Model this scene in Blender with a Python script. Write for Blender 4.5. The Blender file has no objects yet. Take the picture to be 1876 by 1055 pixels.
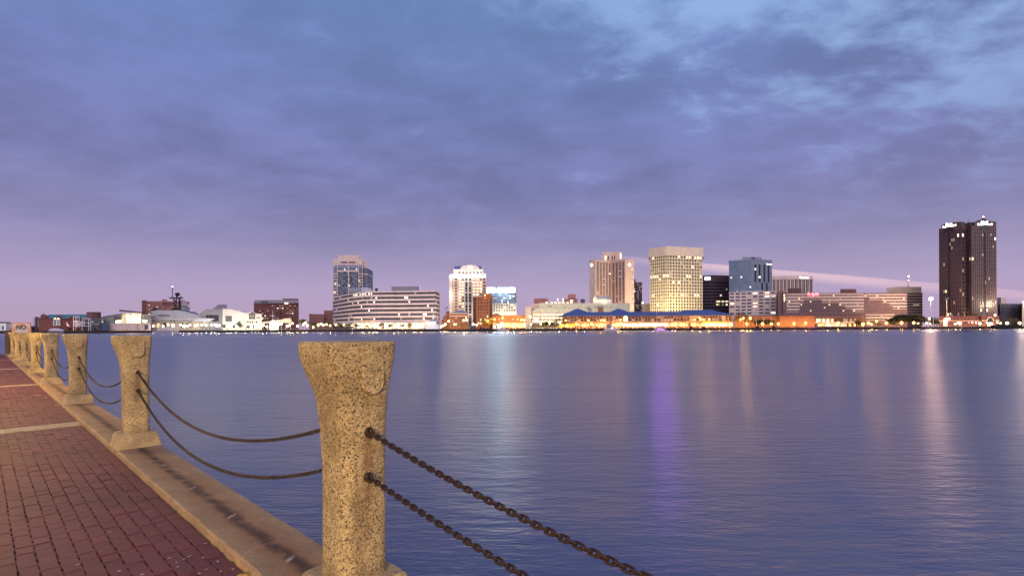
import bpy, bmesh, math, random
from math import radians, sin, cos, pi, sqrt, atan2
from mathutils import Vector, Matrix

random.seed(7)
sc = bpy.context.scene
C = sc.collection

# ------------------------------------------------------------------ camera
F, HC, ROLL, U0, V0 = 930.0, 2.2, 0.00467, 938.0, 602.2   # focal length in photo pixels, eye height, tilt
cam_d = bpy.data.cameras.new('camera')
cam = bpy.data.objects.new('camera', cam_d)
C.objects.link(cam)
cam_d.sensor_width = 36.0
cam_d.sensor_fit = 'HORIZONTAL'
cam_d.lens = F / 1876.0 * 36.0
cam_d.shift_y = (V0 - 527.5) / 1876.0
cam_d.clip_start = 0.05
cam_d.clip_end = 9000.0
cam.matrix_world = Matrix.Translation((0, 0, HC)) @ Matrix.Rotation(radians(90), 4, 'X') @ Matrix.Rotation(-ROLL, 4, 'Z')
sc.camera = cam
sc.render.engine = 'CYCLES'
sc.cycles.use_denoising = True
sc.cycles.max_bounces = 5
sc.cycles.diffuse_bounces = 2
sc.cycles.glossy_bounces = 3
sc.cycles.sample_clamp_indirect = 4.0
sc.cycles.sample_clamp_direct = 80.0
sc.cycles.caustics_reflective = False
sc.cycles.caustics_refractive = False
sc.view_settings.view_transform = 'Standard'
sc.view_settings.look = 'None'
sc.view_settings.exposure = 0.0
sc.view_settings.gamma = 1.0
sc.view_settings.use_curve_mapping = False


# ------------------------------------------------------------------ node helpers
class NT:
    def __init__(self, tree):
        self.t = tree
        self.n = tree.nodes
        self.l = tree.links

    def new(self, kind, **kw):
        nd = self.n.new(kind)
        for k, v in kw.items():
            setattr(nd, k, v)
        return nd

    def set(self, sock, v):
        if isinstance(v, bpy.types.NodeSocket):
            self.l.new(v, sock)
        elif isinstance(v, (tuple, list)) and sock.type == 'RGBA' and len(v) == 3:
            sock.default_value = (*v, 1)
        else:
            sock.default_value = v

    def math(self, op, a, b=0.0, c=None, clamp=False):
        nd = self.new('ShaderNodeMath', operation=op)
        nd.use_clamp = clamp
        self.set(nd.inputs[0], a)
        self.set(nd.inputs[1], b)
        if c is not None:
            self.set(nd.inputs[2], c)
        return nd.outputs[0]

    def vmath(self, op, a, b):
        nd = self.new('ShaderNodeVectorMath', operation=op)
        self.set(nd.inputs[0], a)
        if op == 'SCALE':
            self.set(nd.inputs[3], b)
        else:
            self.set(nd.inputs[1], b)
        return nd.outputs['Value'] if op in ('DOT_PRODUCT', 'LENGTH') else nd.outputs[0]

    def ss(self, v, lo, hi, a=0.0, b=1.0):
        nd = self.new('ShaderNodeMapRange', interpolation_type='SMOOTHSTEP')
        self.set(nd.inputs[0], v)
        nd.inputs[1].default_value = lo
        nd.inputs[2].default_value = hi
        nd.inputs[3].default_value = a
        nd.inputs[4].default_value = b
        return nd.outputs[0]

    def mix(self, fac, a, b, blend='MIX'):
        nd = self.new('ShaderNodeMix', data_type='RGBA', blend_type=blend)
        self.set(nd.inputs[0], fac)
        self.set(nd.inputs[6], a)
        self.set(nd.inputs[7], b)
        return nd.outputs[2]

    def noise(self, vec, scale, detail=4.0, rough=0.55, dist=0.0):
        nd = self.new('ShaderNodeTexNoise')
        if vec is not None:
            self.l.new(vec, nd.inputs['Vector'])
        nd.inputs['Scale'].default_value = scale
        nd.inputs['Detail'].default_value = detail
        nd.inputs['Roughness'].default_value = rough
        nd.inputs['Distortion'].default_value = dist
        return nd.outputs['Fac']

    def vor(self, vec, scale, feature='F1', out='Distance'):
        nd = self.new('ShaderNodeTexVoronoi', feature=feature)
        self.l.new(vec, nd.inputs['Vector'])
        nd.inputs['Scale'].default_value = scale
        return nd.outputs[out]

    def mapping(self, vec, scale=(1, 1, 1), rot=(0, 0, 0)):
        nd = self.new('ShaderNodeMapping')
        self.l.new(vec, nd.inputs[0])
        nd.inputs['Scale'].default_value = scale
        nd.inputs['Rotation'].default_value = rot
        return nd.outputs[0]

    def ramp(self, fac, stops, interp='LINEAR'):
        nd = self.new('ShaderNodeValToRGB')
        self.set(nd.inputs[0], fac)
        cr = nd.color_ramp
        cr.interpolation = interp
        while len(cr.elements) < len(stops):
            cr.elements.new(0.5)
        for e, (p, c) in zip(cr.elements, stops):
            e.position = p
            e.color = (*c, 1) if len(c) == 3 else c
        return nd.outputs[0]

    def bump(self, h, strength=0.3, dist=0.01, normal=None):
        nd = self.new('ShaderNodeBump')
        nd.inputs['Strength'].default_value = strength
        nd.inputs['Distance'].default_value = dist
        self.l.new(h, nd.inputs['Height'])
        if normal is not None:
            self.l.new(normal, nd.inputs['Normal'])
        return nd.outputs[0]


# ------------------------------------------------------------------ dusk sky
SUN_EL, SUN_AZ = 14.0, 8.0
world = bpy.data.worlds.new('World')
sc.world = world
world.use_nodes = True
w = NT(world.node_tree)
w.n.clear()
tc = w.new('ShaderNodeTexCoord').outputs['Generated']
sp = w.new('ShaderNodeSeparateXYZ')
w.l.new(tc, sp.inputs[0])
dx, dy, dz = sp.outputs
el = w.math('MAXIMUM', dz, 0.0)
# cloud deck seen from below: direction projected onto a flat layer
inv = w.math('DIVIDE', 1.0, w.math('ADD', el, 0.20))
deck = w.new('ShaderNodeCombineXYZ')
w.l.new(w.math('MULTIPLY', dx, inv), deck.inputs[0])
w.l.new(w.math('MULTIPLY', dy, inv), deck.inputs[1])
deck = deck.outputs[0]
warp = w.new('ShaderNodeTexNoise')
w.l.new(deck, warp.inputs['Vector'])
warp.inputs['Scale'].default_value = 0.8
warp.inputs['Detail'].default_value = 3
deckw = w.vmath('ADD', deck, w.vmath('SCALE', warp.outputs['Color'], 0.4))
broad = w.noise(w.mapping(deckw, (0.9, 1.0, 1)), 1.7, 4, 0.5)
fine = w.noise(w.mapping(deckw, (0.9, 1.15, 1), (0, 0, 0.5)), 4.0, 6, 0.55)
wisp = w.noise(w.mapping(deckw, (0.8, 1.2, 1), (0, 0, -0.25)), 9.0, 6, 0.6)
clear = w.ramp(el, [(0.0, (0.475, 0.355, 0.525)), (0.07, (0.425, 0.343, 0.57)), (0.16, (0.262, 0.238, 0.46)),
                    (0.26, (0.190, 0.193, 0.44)), (0.40, (0.160, 0.207, 0.475)), (0.56, (0.160, 0.262, 0.56)), (1.0, (0.125, 0.22, 0.5))])
# darker and lighter folds of the deck
fold = w.math('ADD', w.math('MULTIPLY', broad, 0.44), w.math('ADD', w.math('MULTIPLY', fine, 0.42), w.math('MULTIPLY', wisp, 0.14)))
fold = w.ss(fold, 0.35, 0.67, 0.80, 1.16)
fold = w.math('ADD', w.math('MULTIPLY', w.math('SUBTRACT', fold, 1.0), w.ss(el, 0.03, 0.30)), 1.0)
deckcol = w.mix(1.0, clear, fold, 'MULTIPLY')
# breaks in the cloud lie along one great circle, upper right of the view
g1, g2 = Vector((-0.04, 1, 0.80)), Vector((1.0, 1, 0.50))
gn = g1.cross(g2).normalized()
band = w.math('ABSOLUTE', w.vmath('DOT_PRODUCT', tc, tuple(gn)))
band = w.ss(band, 0.0, 0.27, 1.0, 0.0)
gap = w.math('ADD', w.math('MULTIPLY', fine, 0.6), w.math('MULTIPLY', wisp, 0.4))
gap = w.math('ADD', gap, w.math('MULTIPLY', band, 0.185))
gap = w.math('MULTIPLY', w.ss(gap, 0.57, 0.80), w.ss(el, 0.14, 0.42))
gap = w.math('MULTIPLY', gap, w.ss(dx, -0.55, 0.35, 0.25, 1.0))
skycol = w.mix(w.math('MULTIPLY', gap, 0.85), deckcol, (0.31, 0.46, 0.79))
# long pale cirrus streak low over the right of the city
cn = Vector((0.103, -0.1635 + 0.0, 1.0))
cn = Vector((0.0945, -0.1565, 1.0)).normalized()
st = w.vmath('DOT_PRODUCT', tc, tuple(cn))
sn = w.noise(w.mapping(tc, (9, 9, 60)), 2.0, 5, 0.6)
st = w.math('ADD', st, w.math('MULTIPLY', w.math('SUBTRACT', sn, 0.5), 0.006))
up = w.ss(st, 0.0045, 0.0075, 1.0, 0.0)
lo = w.ss(st, -0.013, 0.001, 0.0, 1.0)
streak = w.math('MULTIPLY', w.math('MULTIPLY', up, lo), w.ss(dx, 0.13, 0.42))
streak = w.math('MULTIPLY', streak, w.ss(dx, 0.50, 0.72, 1.0, 0.50))
streak = w.math('MULTIPLY', streak, w.ss(dy, 0.0, 0.3))
skycol = w.mix(w.math('MULTIPLY', streak, 0.85), skycol, (0.78, 0.54, 0.66))
nis = w.new('ShaderNodeTexSky', sky_type='NISHITA')
nis.sun_disc = False
nis.sun_elevation = radians(1.0)
nis.sun_rotation = radians(180 + SUN_AZ)
skycol = w.mix(0.03, skycol, nis.outputs[0])
bg = w.new('ShaderNodeBackground')
w.l.new(skycol, bg.inputs[0])
bg.inputs[1].default_value = 1.0
out = w.new('ShaderNodeOutputWorld')
w.l.new(bg.outputs[0], out.inputs[0])

# afterglow of the set sun, behind the camera: one very soft, weak sun lamp
sun_d = bpy.data.lights.new('afterglow', 'SUN')
sun_d.energy = 2.5
sun_d.angle = radians(95)
sun_d.color = (1.0, 0.80, 0.76)
sun = bpy.data.objects.new('afterglow', sun_d)
C.objects.link(sun)
sun.rotation_euler = (radians(90 - SUN_EL), 0, radians(SUN_AZ))


# ------------------------------------------------------------------ placing and mesh helpers
def vh(u):
    return V0 - ROLL * (u - U0)

def XX(u, Y):
    return (u - U0) / F * Y

def ZZ(v, u, Y):
    return HC - (v - vh(u)) / F * Y

ZG = 2.0           # city ground level
SHORE = 476.0


class MB:
    """collects shapes, then becomes one mesh object"""
    def __init__(self):
        self.v, self.f, self.m = [], [], []

    def add(self, vs, fs, mi=0):
        o = len(self.v)
        self.v += [tuple(p) for p in vs]
        self.f += [tuple(i + o for i in f) for f in fs]
        self.m += [mi] * len(fs)

    def hexa(self, p, mi=0):   # 8 points, bottom ring then top ring
        self.add(p, [(3, 2, 1, 0), (4, 5, 6, 7), (0, 1, 5, 4), (1, 2, 6, 5), (2, 3, 7, 6), (3, 0, 4, 7)], mi)

    def box(self, x0, x1, y0, y1, z0, z1, mi=0):
        self.hexa([(x0, y0, z0), (x1, y0, z0), (x1, y1, z0), (x0, y1, z0),
                   (x0, y0, z1), (x1, y0, z1), (x1, y1, z1), (x0, y1, z1)], mi)

    def wbox(self, W, s0, s1, o0, o1, z0, z1, mi=0):   # box in wall coordinates, o = outward
        P = W.p
        self.hexa([P(s0, o1, z0), P(s1, o1, z0), P(s1, o0, z0), P(s0, o0, z0),
                   P(s0, o1, z1), P(s1, o1, z1), P(s1, o0, z1), P(s0, o0, z1)], mi)

    def prism(self, poly, z0, z1, mi=0, mtop=None, top=None):
        n = len(poly)
        top = top or poly
        z0s = z0 if isinstance(z0, (list, tuple)) else [z0] * n
        z1s = z1 if isinstance(z1, (list, tuple)) else [z1] * n
        vs = [(x, y, z) for (x, y), z in zip(poly, z0s)] + [(x, y, z) for (x, y), z in zip(top, z1s)]
        self.add(vs, [(i, (i + 1) % n, n + (i + 1) % n, n + i) for i in range(n)] + [tuple(range(n - 1, -1, -1))], mi)
        o = len(self.v) - n
        self.f.append(tuple(o + i for i in range(n)))
        self.m.append(mi if mtop is None else mtop)

    def cyl(self, x, y, z0, z1, r0, r1=None, n=10, mi=0):
        r1 = r0 if r1 is None else r1
        self.prism([(x + r0 * cos(2 * pi * i / n), y + r0 * sin(2 * pi * i / n)) for i in range(n)], z0, z1, mi,
                   top=[(x + r1 * cos(2 * pi * i / n), y + r1 * sin(2 * pi * i / n)) for i in range(n)])

    def tube(self, pts, r, n=6, mi=0, close=False):
        pts = [Vector(p) for p in pts]
        k = len(pts)
        rs = r if isinstance(r, (list, tuple)) else [r] * k
        vs = []
        for i, p in enumerate(pts):
            if close:
                t = pts[(i + 1) % k] - pts[i - 1]
            else:
                t = pts[min(i + 1, k - 1)] - pts[max(i - 1, 0)]
            t.normalize()
            a = t.cross(Vector((0, 0, 1)))
            if a.length < 1e-3:
                a = t.cross(Vector((0, 1, 0)))
            a.normalize()
            b = t.cross(a)
            vs += [p + (a * cos(2 * pi * j / n) + b * sin(2 * pi * j / n)) * rs[i] for j in range(n)]
        fs = []
        for i in range(k if close else k - 1):
            i2 = (i + 1) % k
            fs += [(i * n + j, i * n + (j + 1) % n, i2 * n + (j + 1) % n, i2 * n + j) for j in range(n)]
        if not close:
            fs += [tuple(range(n - 1, -1, -1)), tuple((k - 1) * n + j for j in range(n))]
        self.add(vs, fs, mi)

    def ball(self, c, r, mi=0, nu=8, nv=5, sz=1.0):
        cx, cy, cz = c
        vs = [(cx, cy, cz - r * sz)]
        for i in range(1, nv):
            a = -pi / 2 + pi * i / nv
            vs += [(cx + r * cos(a) * cos(2 * pi * j / nu), cy + r * cos(a) * sin(2 * pi * j / nu), cz + r * sz * sin(a)) for j in range(nu)]
        vs.append((cx, cy, cz + r * sz))
        fs = [(0, 1 + (j + 1) % nu, 1 + j) for j in range(nu)]
        for i in range(nv - 2):
            b = 1 + i * nu
            fs += [(b + j, b + (j + 1) % nu, b + nu + (j + 1) % nu, b + nu + j) for j in range(nu)]
        t = len(vs) - 1
        b = 1 + (nv - 2) * nu
        fs += [(b + j, b + (j + 1) % nu, t) for j in range(nu)]
        self.add(vs, fs, mi)

    def mesh(self, name, mats, smooth=False, off=None):
        me = bpy.data.meshes.new(name)
        vs = self.v
        if off is not None:
            vs = [(x - off[0], y - off[1], z - off[2]) for x, y, z in vs]
        me.from_pydata(vs, [], self.f)
        for m in (mats if isinstance(mats, (list, tuple)) else [mats]):
            me.materials.append(m)
        if any(self.m):
            me.polygons.foreach_set('material_index', self.m)
        if smooth:
            me.polygons.foreach_set('use_smooth', [True] * len(self.f))
        me.update()
        return me

    def build(self, name, mats, parent=None, smooth=False, kind=None, label=None):
        off = parent_world(parent) if parent else None
        o = bpy.data.objects.new(name, self.mesh(name, mats, smooth, off))
        C.objects.link(o)
        if parent:
            o.parent = parent
        if kind:
            o['kind'] = kind
        if label:
            o['label'] = label
        return o


def parent_world(o):
    p = Vector((0, 0, 0))
    while o:
        p += o.location
        o = o.parent
    return p

def tag(o, label, cat, group=None, kind=None):
    o['label'] = label
    o['category'] = cat
    if group:
        o['group'] = group
    if kind:
        o['kind'] = kind
    return o

def thing(name, label, cat, loc=(0, 0, 0), group=None):
    o = bpy.data.objects.new(name, None)
    o.empty_display_size = 0.3
    C.objects.link(o)
    o.location = loc
    return tag(o, label, cat, group)

_T = 'first second third fourth fifth sixth seventh eighth ninth tenth eleventh twelfth thirteenth fourteenth fifteenth sixteenth seventeenth eighteenth nineteenth'.split()
def nth(k, n):
    if k == 0:
        return 'leftmost'
    if k == n - 1:
        return 'rightmost'
    return (_T[k] if k < 19 else ('twentieth' if k == 19 else 'twenty-' + _T[k - 20])) + ' from left'

def inst(name, me, parent, loc, rotz=0.0, scale=(1, 1, 1), label=None):
    o = bpy.data.objects.new(name, me)
    C.objects.link(o)
    o.parent = parent
    o.location = loc
    o.rotation_euler = (0, 0, rotz)
    o.scale = scale
    if label:
        o['label'] = label
    return o

def dup(root, loc, label=None, group=None, scale=None):
    r = root.copy()
    C.objects.link(r)
    r.location = loc
    if scale:
        r.scale = scale
    if label:
        r['label'] = label
    if group:
        r['group'] = group
    for ch in list(root.children):
        c = ch.copy()
        C.objects.link(c)
        c.parent = r
        for g in list(ch.children):
            d = g.copy()
            C.objects.link(d)
            d.parent = c
    return r


class Wall:
    """vertical wall from A to B (left to right as seen from its outside)"""
    def __init__(self, A, B):
        self.A, self.B = Vector((A[0], A[1])), Vector((B[0], B[1]))
        d = self.B - self.A
        self.len = d.length
        self.d = d / d.length
        self.n = Vector((self.d.y, -self.d.x))
        self.ang = atan2(self.d.y, self.d.x)

    def p(self, s, o, z):
        q = self.A + self.d * s + self.n * o
        return (q.x, q.y, z)


# ------------------------------------------------------------------ materials
MATS = {}

def mat(name, col, rough=0.75, var=0.14, scale=0.35, metal=0.0, emit=None, es=0.0, spec=0.3, streak=True):
    if name in MATS:
        return MATS[name]
    m = bpy.data.materials.new(name)
    m.use_nodes = True
    t = NT(m.node_tree)
    b = t.n['Principled BSDF']
    if var:
        oc = t.new('ShaderNodeTexCoord').outputs['Object']
        n1 = t.noise(oc, scale, 5, 0.6)
        n2 = t.noise(t.mapping(oc, (1.6, 1.6, 0.12)), scale * 2.0, 3, 0.5) if streak else t.noise(oc, scale * 9, 4, 0.6)
        f = t.math('ADD', t.math('MULTIPLY', n1, 0.55), t.math('MULTIPLY', n2, 0.45))
        f = t.ss(f, 0.3, 0.7, 1 - var * 1.4, 1 + var)
        t.l.new(t.mix(1.0, (*col, 1), f, 'MULTIPLY'), b.inputs['Base Color'])
    else:
        b.inputs['Base Color'].default_value = (*col, 1)
    b.inputs['Roughness'].default_value = rough
    b.inputs['Metallic'].default_value = metal
    b.inputs['Specular IOR Level'].default_value = spec
    if emit:
        b.inputs['Emission Color'].default_value = (*emit, 1)
        b.inputs['Emission Strength'].default_value = es
    MATS[name] = m
    return m

def glow(name, col, es, var=0.0, scale=0.4):
    if name in MATS:
        return MATS[name]
    m = mat(name, (0.3, 0.28, 0.25), 0.6, 0, emit=col, es=es)
    if var:
        t = NT(m.node_tree)
        oc = t.new('ShaderNodeNewGeometry').outputs['Position']
        f = t.ss(t.noise(oc, scale, 3, 0.6), 0.35, 0.65, es * (1 - var), es * (1 + var))
        t.l.new(f, t.n['Principled BSDF'].inputs['Emission Strength'])
    return m

GLASS = mat('dark_glass', (0.022, 0.022, 0.032), 0.25, 0.5, 0.12, spec=0.45, streak=False)
GLASS2 = mat('mid_glass', (0.07, 0.06, 0.07), 0.3, 0.4, 0.12, spec=0.45, streak=False)
BLUEGL = mat('blue_glass', (0.10, 0.17, 0.30), 0.2, 0.25, 0.12, spec=0.6, streak=False)
LITW = glow('lit_warm', (1.0, 0.74, 0.42), 1.5, 0.5)
LITN = glow('lit_neutral', (1.0, 0.88, 0.72), 1.5, 0.5)
LITD = glow('lit_dim', (1.0, 0.70, 0.45), 0.25, 0.5)
SHOPW = glow('lit_shop', (1.0, 0.86, 0.50), 2.8, 0.6, 0.5)
SHOPO = glow('lit_orange', (1.0, 0.60, 0.17), 2.2, 0.7, 0.4)
SIGNW = glow('sign_white', (1.0, 0.98, 0.96), 3.0)
GLOBEW = glow('globe_white', (1.0, 0.95, 0.70), 7.0)
GLOBEO = glow('globe_orange', (1.0, 0.50, 0.10), 4.5)
GLOBEP = glow('globe_pale', (1.0, 0.78, 0.42), 5.5)

PANE = {}
def unit_box(name, m):
    b = MB()
    b.box(-.5, .5, -.5, .5, -.5, .5)
    return b.mesh(name, m)
for k, m in (('g', GLASS), ('h', GLASS2), ('b', BLUEGL), ('w', LITW), ('n', LITN), ('d', LITD), ('s', SHOPW), ('o', SHOPO)):
    PANE[k] = unit_box('pane_' + m.name, m)

def win(root, W, s, z, ww, hh, key='g', o=0.04, name='window', thick=0.2):
    r = parent_world(root)
    p = W.p(s, o, z)
    return inst(name, PANE[key], root, (p[0] - r[0], p[1] - r[1], p[2] - r[2]), W.ang, (ww, thick, hh))

def picker(lit=0.05, dim=0.05, kinds='wn', base='gggh'):
    def f(*_):
        x = random.random()
        if x < lit:
            return random.choice(kinds)
        if x < lit + dim:
            return 'd'
        return random.choice(base)
    return f

def windows(root, W, z0, z1, cols, rows, fw=0.6, fh=0.6, pick=None, s0=0.0, s1=None, single=True, o=0.04, skip=None, name='window'):
    s1 = W.len if s1 is None else s1
    cw, rh = (s1 - s0) / cols, (z1 - z0) / rows
    pick = pick or picker()
    bulk = {}
    for r in range(rows):
        for c in range(cols):
            if skip and skip(c, r):
                continue
            k = pick(c, r)
            s, z = s0 + (c + .5) * cw, z0 + (r + .5) * rh
            if single:
                win(root, W, s, z, cw * fw, rh * fh, k, o, name)
            else:
                bulk.setdefault(k, MB()).wbox(W, s - cw * fw / 2, s + cw * fw / 2, o - .1, o + .1, z - rh * fh / 2, z + rh * fh / 2)
    for k, mb in bulk.items():
        mb.build({'g': 'windows', 'h': 'windows', 'b': 'windows'}.get(k, 'lit_windows'), PANE[k].materials[0], root, kind='stuff')

def grid(mb, W, z0, z1, cols, rows, pw, sh, dep, s0=0.0, s1=None, mi=0, ends=True):
    """piers and spandrels standing proud of the glass"""
    s1 = W.len if s1 is None else s1
    cw, rh = (s1 - s0) / cols, (z1 - z0) / rows
    if pw:
        for c in range(cols + 1):
            s = s0 + c * cw
            mb.wbox(W, max(s - pw / 2, s0 - .02), min(s + pw / 2, s1 + .02), -.3, dep, z0, z1, mi)
    if sh:
        for r in range(rows + 1):
            z = z0 + r * rh
            mb.wbox(W, s0 - .03, s1 + .03, -.3, dep * .8, max(z - sh / 2, z0 - .02), min(z + sh / 2, z1 + .02), mi)


class Bldg:
    def __init__(self, name, label, cat, pts, group=None, depth=25.0, zb=None):
        """pts: visible front corners as (photo column, distance), left to right"""
        self.q = [Vector((XX(u, Y), Y)) for u, Y in pts]
        self.depth = depth
        c = self.q[0]
        self.zb = ZG if zb is None else zb
        self.root = thing(name, label, cat, (c.x, c.y, self.zb), group)
        self.W = [Wall(self.q[i], self.q[i + 1]) for i in range(len(self.q) - 1)]
        self.poly = self.ring(0.0)

    def ring(self, grow=0.0, back=0.0):
        q = self.q
        out = []
        for i, p in enumerate(q):
            if i == 0:
                n, t = Wall(q[0], q[1]).n, -Wall(q[0], q[1]).d
                out.append(p + (n + t) * grow)
            elif i == len(q) - 1:
                n, t = Wall(q[-2], q[-1]).n, Wall(q[-2], q[-1]).d
                out.append(p + (n + t) * grow)
            else:
                a, b = Wall(q[i - 1], p).n, Wall(p, q[i + 1]).n
                m = (a + b).normalized()
                out.append(p + m * (grow / max(0.4, m.dot(a))))
        k1 = 1 + (self.depth + grow + back) / q[-1].length
        k0 = 1 + (self.depth + grow + back) / q[0].length
        out += [out[-1] * k1, out[0] * k0]
        return [(p.x, p.y) for p in out]

    def wall(self, z1, m, z0=None, mroof=None, name='wall', parapet=0.0, mpar=None):
        b = MB()
        b.prism(self.poly, self.zb if z0 is None else z0, z1)
        b.build(name, m, self.root)
        r = MB()
        r.prism(self.ring(0.25 if parapet else 0.12), z1 + 0.004, z1 + (parapet or 0.35))
        r.build('roof', mpar or mroof or m, self.root)
        return self

    def part(self, mb, name, m, **k):
        return mb.build(name, m, self.root, **k)

    def win(self, i, *a, **k):
        windows(self.root, self.W[i], *a, **k)
# ------------------------------------------------------------------ the quay in the foreground
TH = atan2(948.0, 903.0)                      # quay direction, measured from straight ahead to the left
KD = Vector((-sin(TH), cos(TH)))              # along the quay, away from the camera
ND = Vector((cos(TH), sin(TH)))               # across the quay, towards the water
KERB_IN, KERB_OUT, KERB_Z, PAVE_Z = 0.935, 1.315, 1.007, 0.960
POST_N, S0, SPAN = 1.127, 2.03, 4.49
S_END = 39.0

def Q(s, n, z=0.0):
    p = KD * s + ND * n
    return (p.x, p.y, z)

def qwall():
    w_ = Wall((0, 0), tuple(KD))
    return w_

class QFrame:       # quay frame usable by MB.wbox: s along, o towards the water
    @staticmethod
    def p(s, o, z):
        return Q(s, o, z)

def stone_mat(name, cols, scale, bump_s, wear=True):
    m = bpy.data.materials.new(name)
    m.use_nodes = True
    t = NT(m.node_tree)
    b = t.n['Principled BSDF']
    oc = t.new('ShaderNodeNewGeometry').outputs['Position']
    cells = t.vor(oc, scale, 'F1', 'Color')
    sp_ = t.new('ShaderNodeSeparateXYZ')
    t.l.new(cells, sp_.inputs[0])
    base = t.ramp(sp_.outputs[0], [(0.0, cols[0]), (0.065, cols[0]), (0.12, cols[1]), (0.5, cols[2]), (0.78, cols[3]), (1.0, cols[4])])
    n = t.noise(oc, scale * 0.9, 3, 0.6)
    base = t.mix(t.ss(n, 0.645, 0.73), base, (*cols[0], 1))
    big = t.noise(oc, 5.0, 4, 0.6)
    base = t.mix(1.0, base, t.ss(big, 0.3, 0.72, 0.66, 1.14), 'MULTIPLY')
    drip = t.noise(t.mapping(oc, (7, 7, 0.9)), 1.0, 4, 0.6)
    base = t.mix(t.ss(drip, 0.55, 0.75, 0, 0.45), base, (0.16, 0.10, 0.055, 1))
    if wear:
        # rust run from each eye bolt, and damp grime at the foot of the shaft
        ob = t.new('ShaderNodeTexCoord').outputs['Object']
        sx = t.new('ShaderNodeSeparateXYZ')
        t.l.new(ob, sx.inputs[0])
        x_, y_, z_ = sx.outputs
        wob = t.math('MULTIPLY', t.math('SUBTRACT', t.noise(ob, 14, 3, 0.6), 0.5), 0.05)
        side = t.ss(t.math('ABSOLUTE', t.math('ADD', y_, wob)), 0.006, 0.045, 1.0, 0.0)
        side = t.math('MULTIPLY', side, t.ss(t.math('ABSOLUTE', x_), 0.085, 0.10))
        run = t.math('MULTIPLY', t.ss(z_, -0.375, -0.40), t.ss(z_, -0.95, -0.45))
        base = t.mix(t.math('MULTIPLY', t.math('MULTIPLY', side, run), 0.55), base, (0.14, 0.065, 0.025, 1))
        foot = t.ss(t.math('ADD', z_, t.math('MULTIPLY', t.noise(ob, 9, 4, 0.6), 0.30)), -0.90, -0.72, 0.55, 0.0)
        base = t.mix(foot, base, (0.13, 0.10, 0.06, 1))
    t.l.new(base, b.inputs['Base Color'])
    b.inputs['Roughness'].default_value = 0.85
    h = t.math('ADD', t.vor(oc, scale, 'F1'), t.math('MULTIPLY', n, 0.8))
    t.l.new(t.bump(h, bump_s, 0.006), b.inputs['Normal'])
    return m

GRANITE = stone_mat('speckled_aggregate', [(0.07, 0.055, 0.045), (0.26, 0.19, 0.10), (0.48, 0.37, 0.17), (0.56, 0.445, 0.22), (0.63, 0.54, 0.35)], 165, 0.8)

def coping_material():
    m = bpy.data.materials.new('rust_stained_coping')
    m.use_nodes = True
    t = NT(m.node_tree)
    b = t.n['Principled BSDF']
    oc = t.new('ShaderNodeNewGeometry').outputs['Position']
    off = t.vmath('DOT_PRODUCT', oc, (ND.x, ND.y, 0))
    al = t.vmath('DOT_PRODUCT', oc, (KD.x, KD.y, 0))
    base = t.ramp(t.noise(oc, 60, 5, 0.65), [(0.3, (0.23, 0.15, 0.075)), (0.55, (0.33, 0.225, 0.12)), (0.8, (0.41, 0.295, 0.165))])
    big = t.noise(oc, 3.2, 4, 0.6)
    base = t.mix(1.0, base, t.ss(big, 0.25, 0.75, 0.70, 1.15), 'MULTIPLY')
    # rust that dripped off the chains: a ragged strip below them
    wav = t.noise(oc, 4.0, 4, 0.6)
    d = t.math('SUBTRACT', off, t.math('ADD', POST_N - 0.005, t.math('MULTIPLY', t.math('SUBTRACT', wav, 0.5), 0.06)))
    d = t.math('ABSOLUTE', d)
    core = t.ss(d, 0.005, 0.062, 1.0, 0.0)
    halo = t.ss(d, 0.02, 0.20, 1.0, 0.0)
    brk = t.ss(t.noise(oc, 7.0, 5, 0.65), 0.30, 0.58, 0.35, 1.0)
    base = t.mix(t.math('MULTIPLY', halo, t.math('MULTIPLY', brk, 0.75)), base, (0.19, 0.075, 0.022, 1))
    base = t.mix(t.math('MULTIPLY', core, t.math('MULTIPLY', brk, 0.95)), base, (0.038, 0.015, 0.010, 1))
    t.l.new(base, b.inputs['Base Color'])
    b.inputs['Roughness'].default_value = 0.8
    t.l.new(t.bump(t.noise(oc, 150, 4, 0.7), 0.35, 0.004), b.inputs['Normal'])
    return m

COPING = coping_material()
PLINTH = stone_mat('rough_cast_plinth', [(0.22, 0.16, 0.08), (0.33, 0.25, 0.13), (0.40, 0.31, 0.165), (0.44, 0.345, 0.19), (0.48, 0.39, 0.23)], 190, 0.35, wear=False)
PALE = mat('pale_granite_band', (0.37, 0.285, 0.19), 0.8, 0.22, 9, streak=False)
MORTAR = mat('dark_joint_sand', (0.062, 0.024, 0.029), 0.95, 0.3, 20, streak=False)
SEAWALL = mat('wet_seawall', (0.13, 0.11, 0.09), 0.6, 0.35, 1.2)

def brick_material():
    m = bpy.data.materials.new('red_paver')
    m.use_nodes = True
    t = NT(m.node_tree)
    b = t.n['Principled BSDF']
    oc = t.new('ShaderNodeNewGeometry').outputs['Position']
    oi = t.new('ShaderNodeObjectInfo').outputs['Random']
    isl = t.new('ShaderNodeNewGeometry').outputs['Random Per Island']
    rnd = t.math('FRACT', t.math('ADD', oi, isl))
    base = t.ramp(rnd, [(0.0, (0.185, 0.041, 0.060)), (0.35, (0.20, 0.043, 0.061)), (0.7, (0.215, 0.046, 0.060)), (0.92, (0.235, 0.050, 0.058)), (1.0, (0.17, 0.044, 0.066))])
    base = t.mix(1.0, base, t.ss(t.noise(oc, 90, 4, 0.7), 0.25, 0.75, 0.72, 1.2), 'MULTIPLY')
    base = t.mix(1.0, base, t.ss(t.noise(oc, 1.7, 4, 0.6), 0.3, 0.7, 0.46, 0.68), 'MULTIPLY')
    t.l.new(base, b.inputs['Base Color'])
    b.inputs['Roughness'].default_value = 0.72
    t.l.new(t.bump(t.noise(oc, 220, 3, 0.6), 0.3, 0.003), b.inputs['Normal'])
    return m

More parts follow.
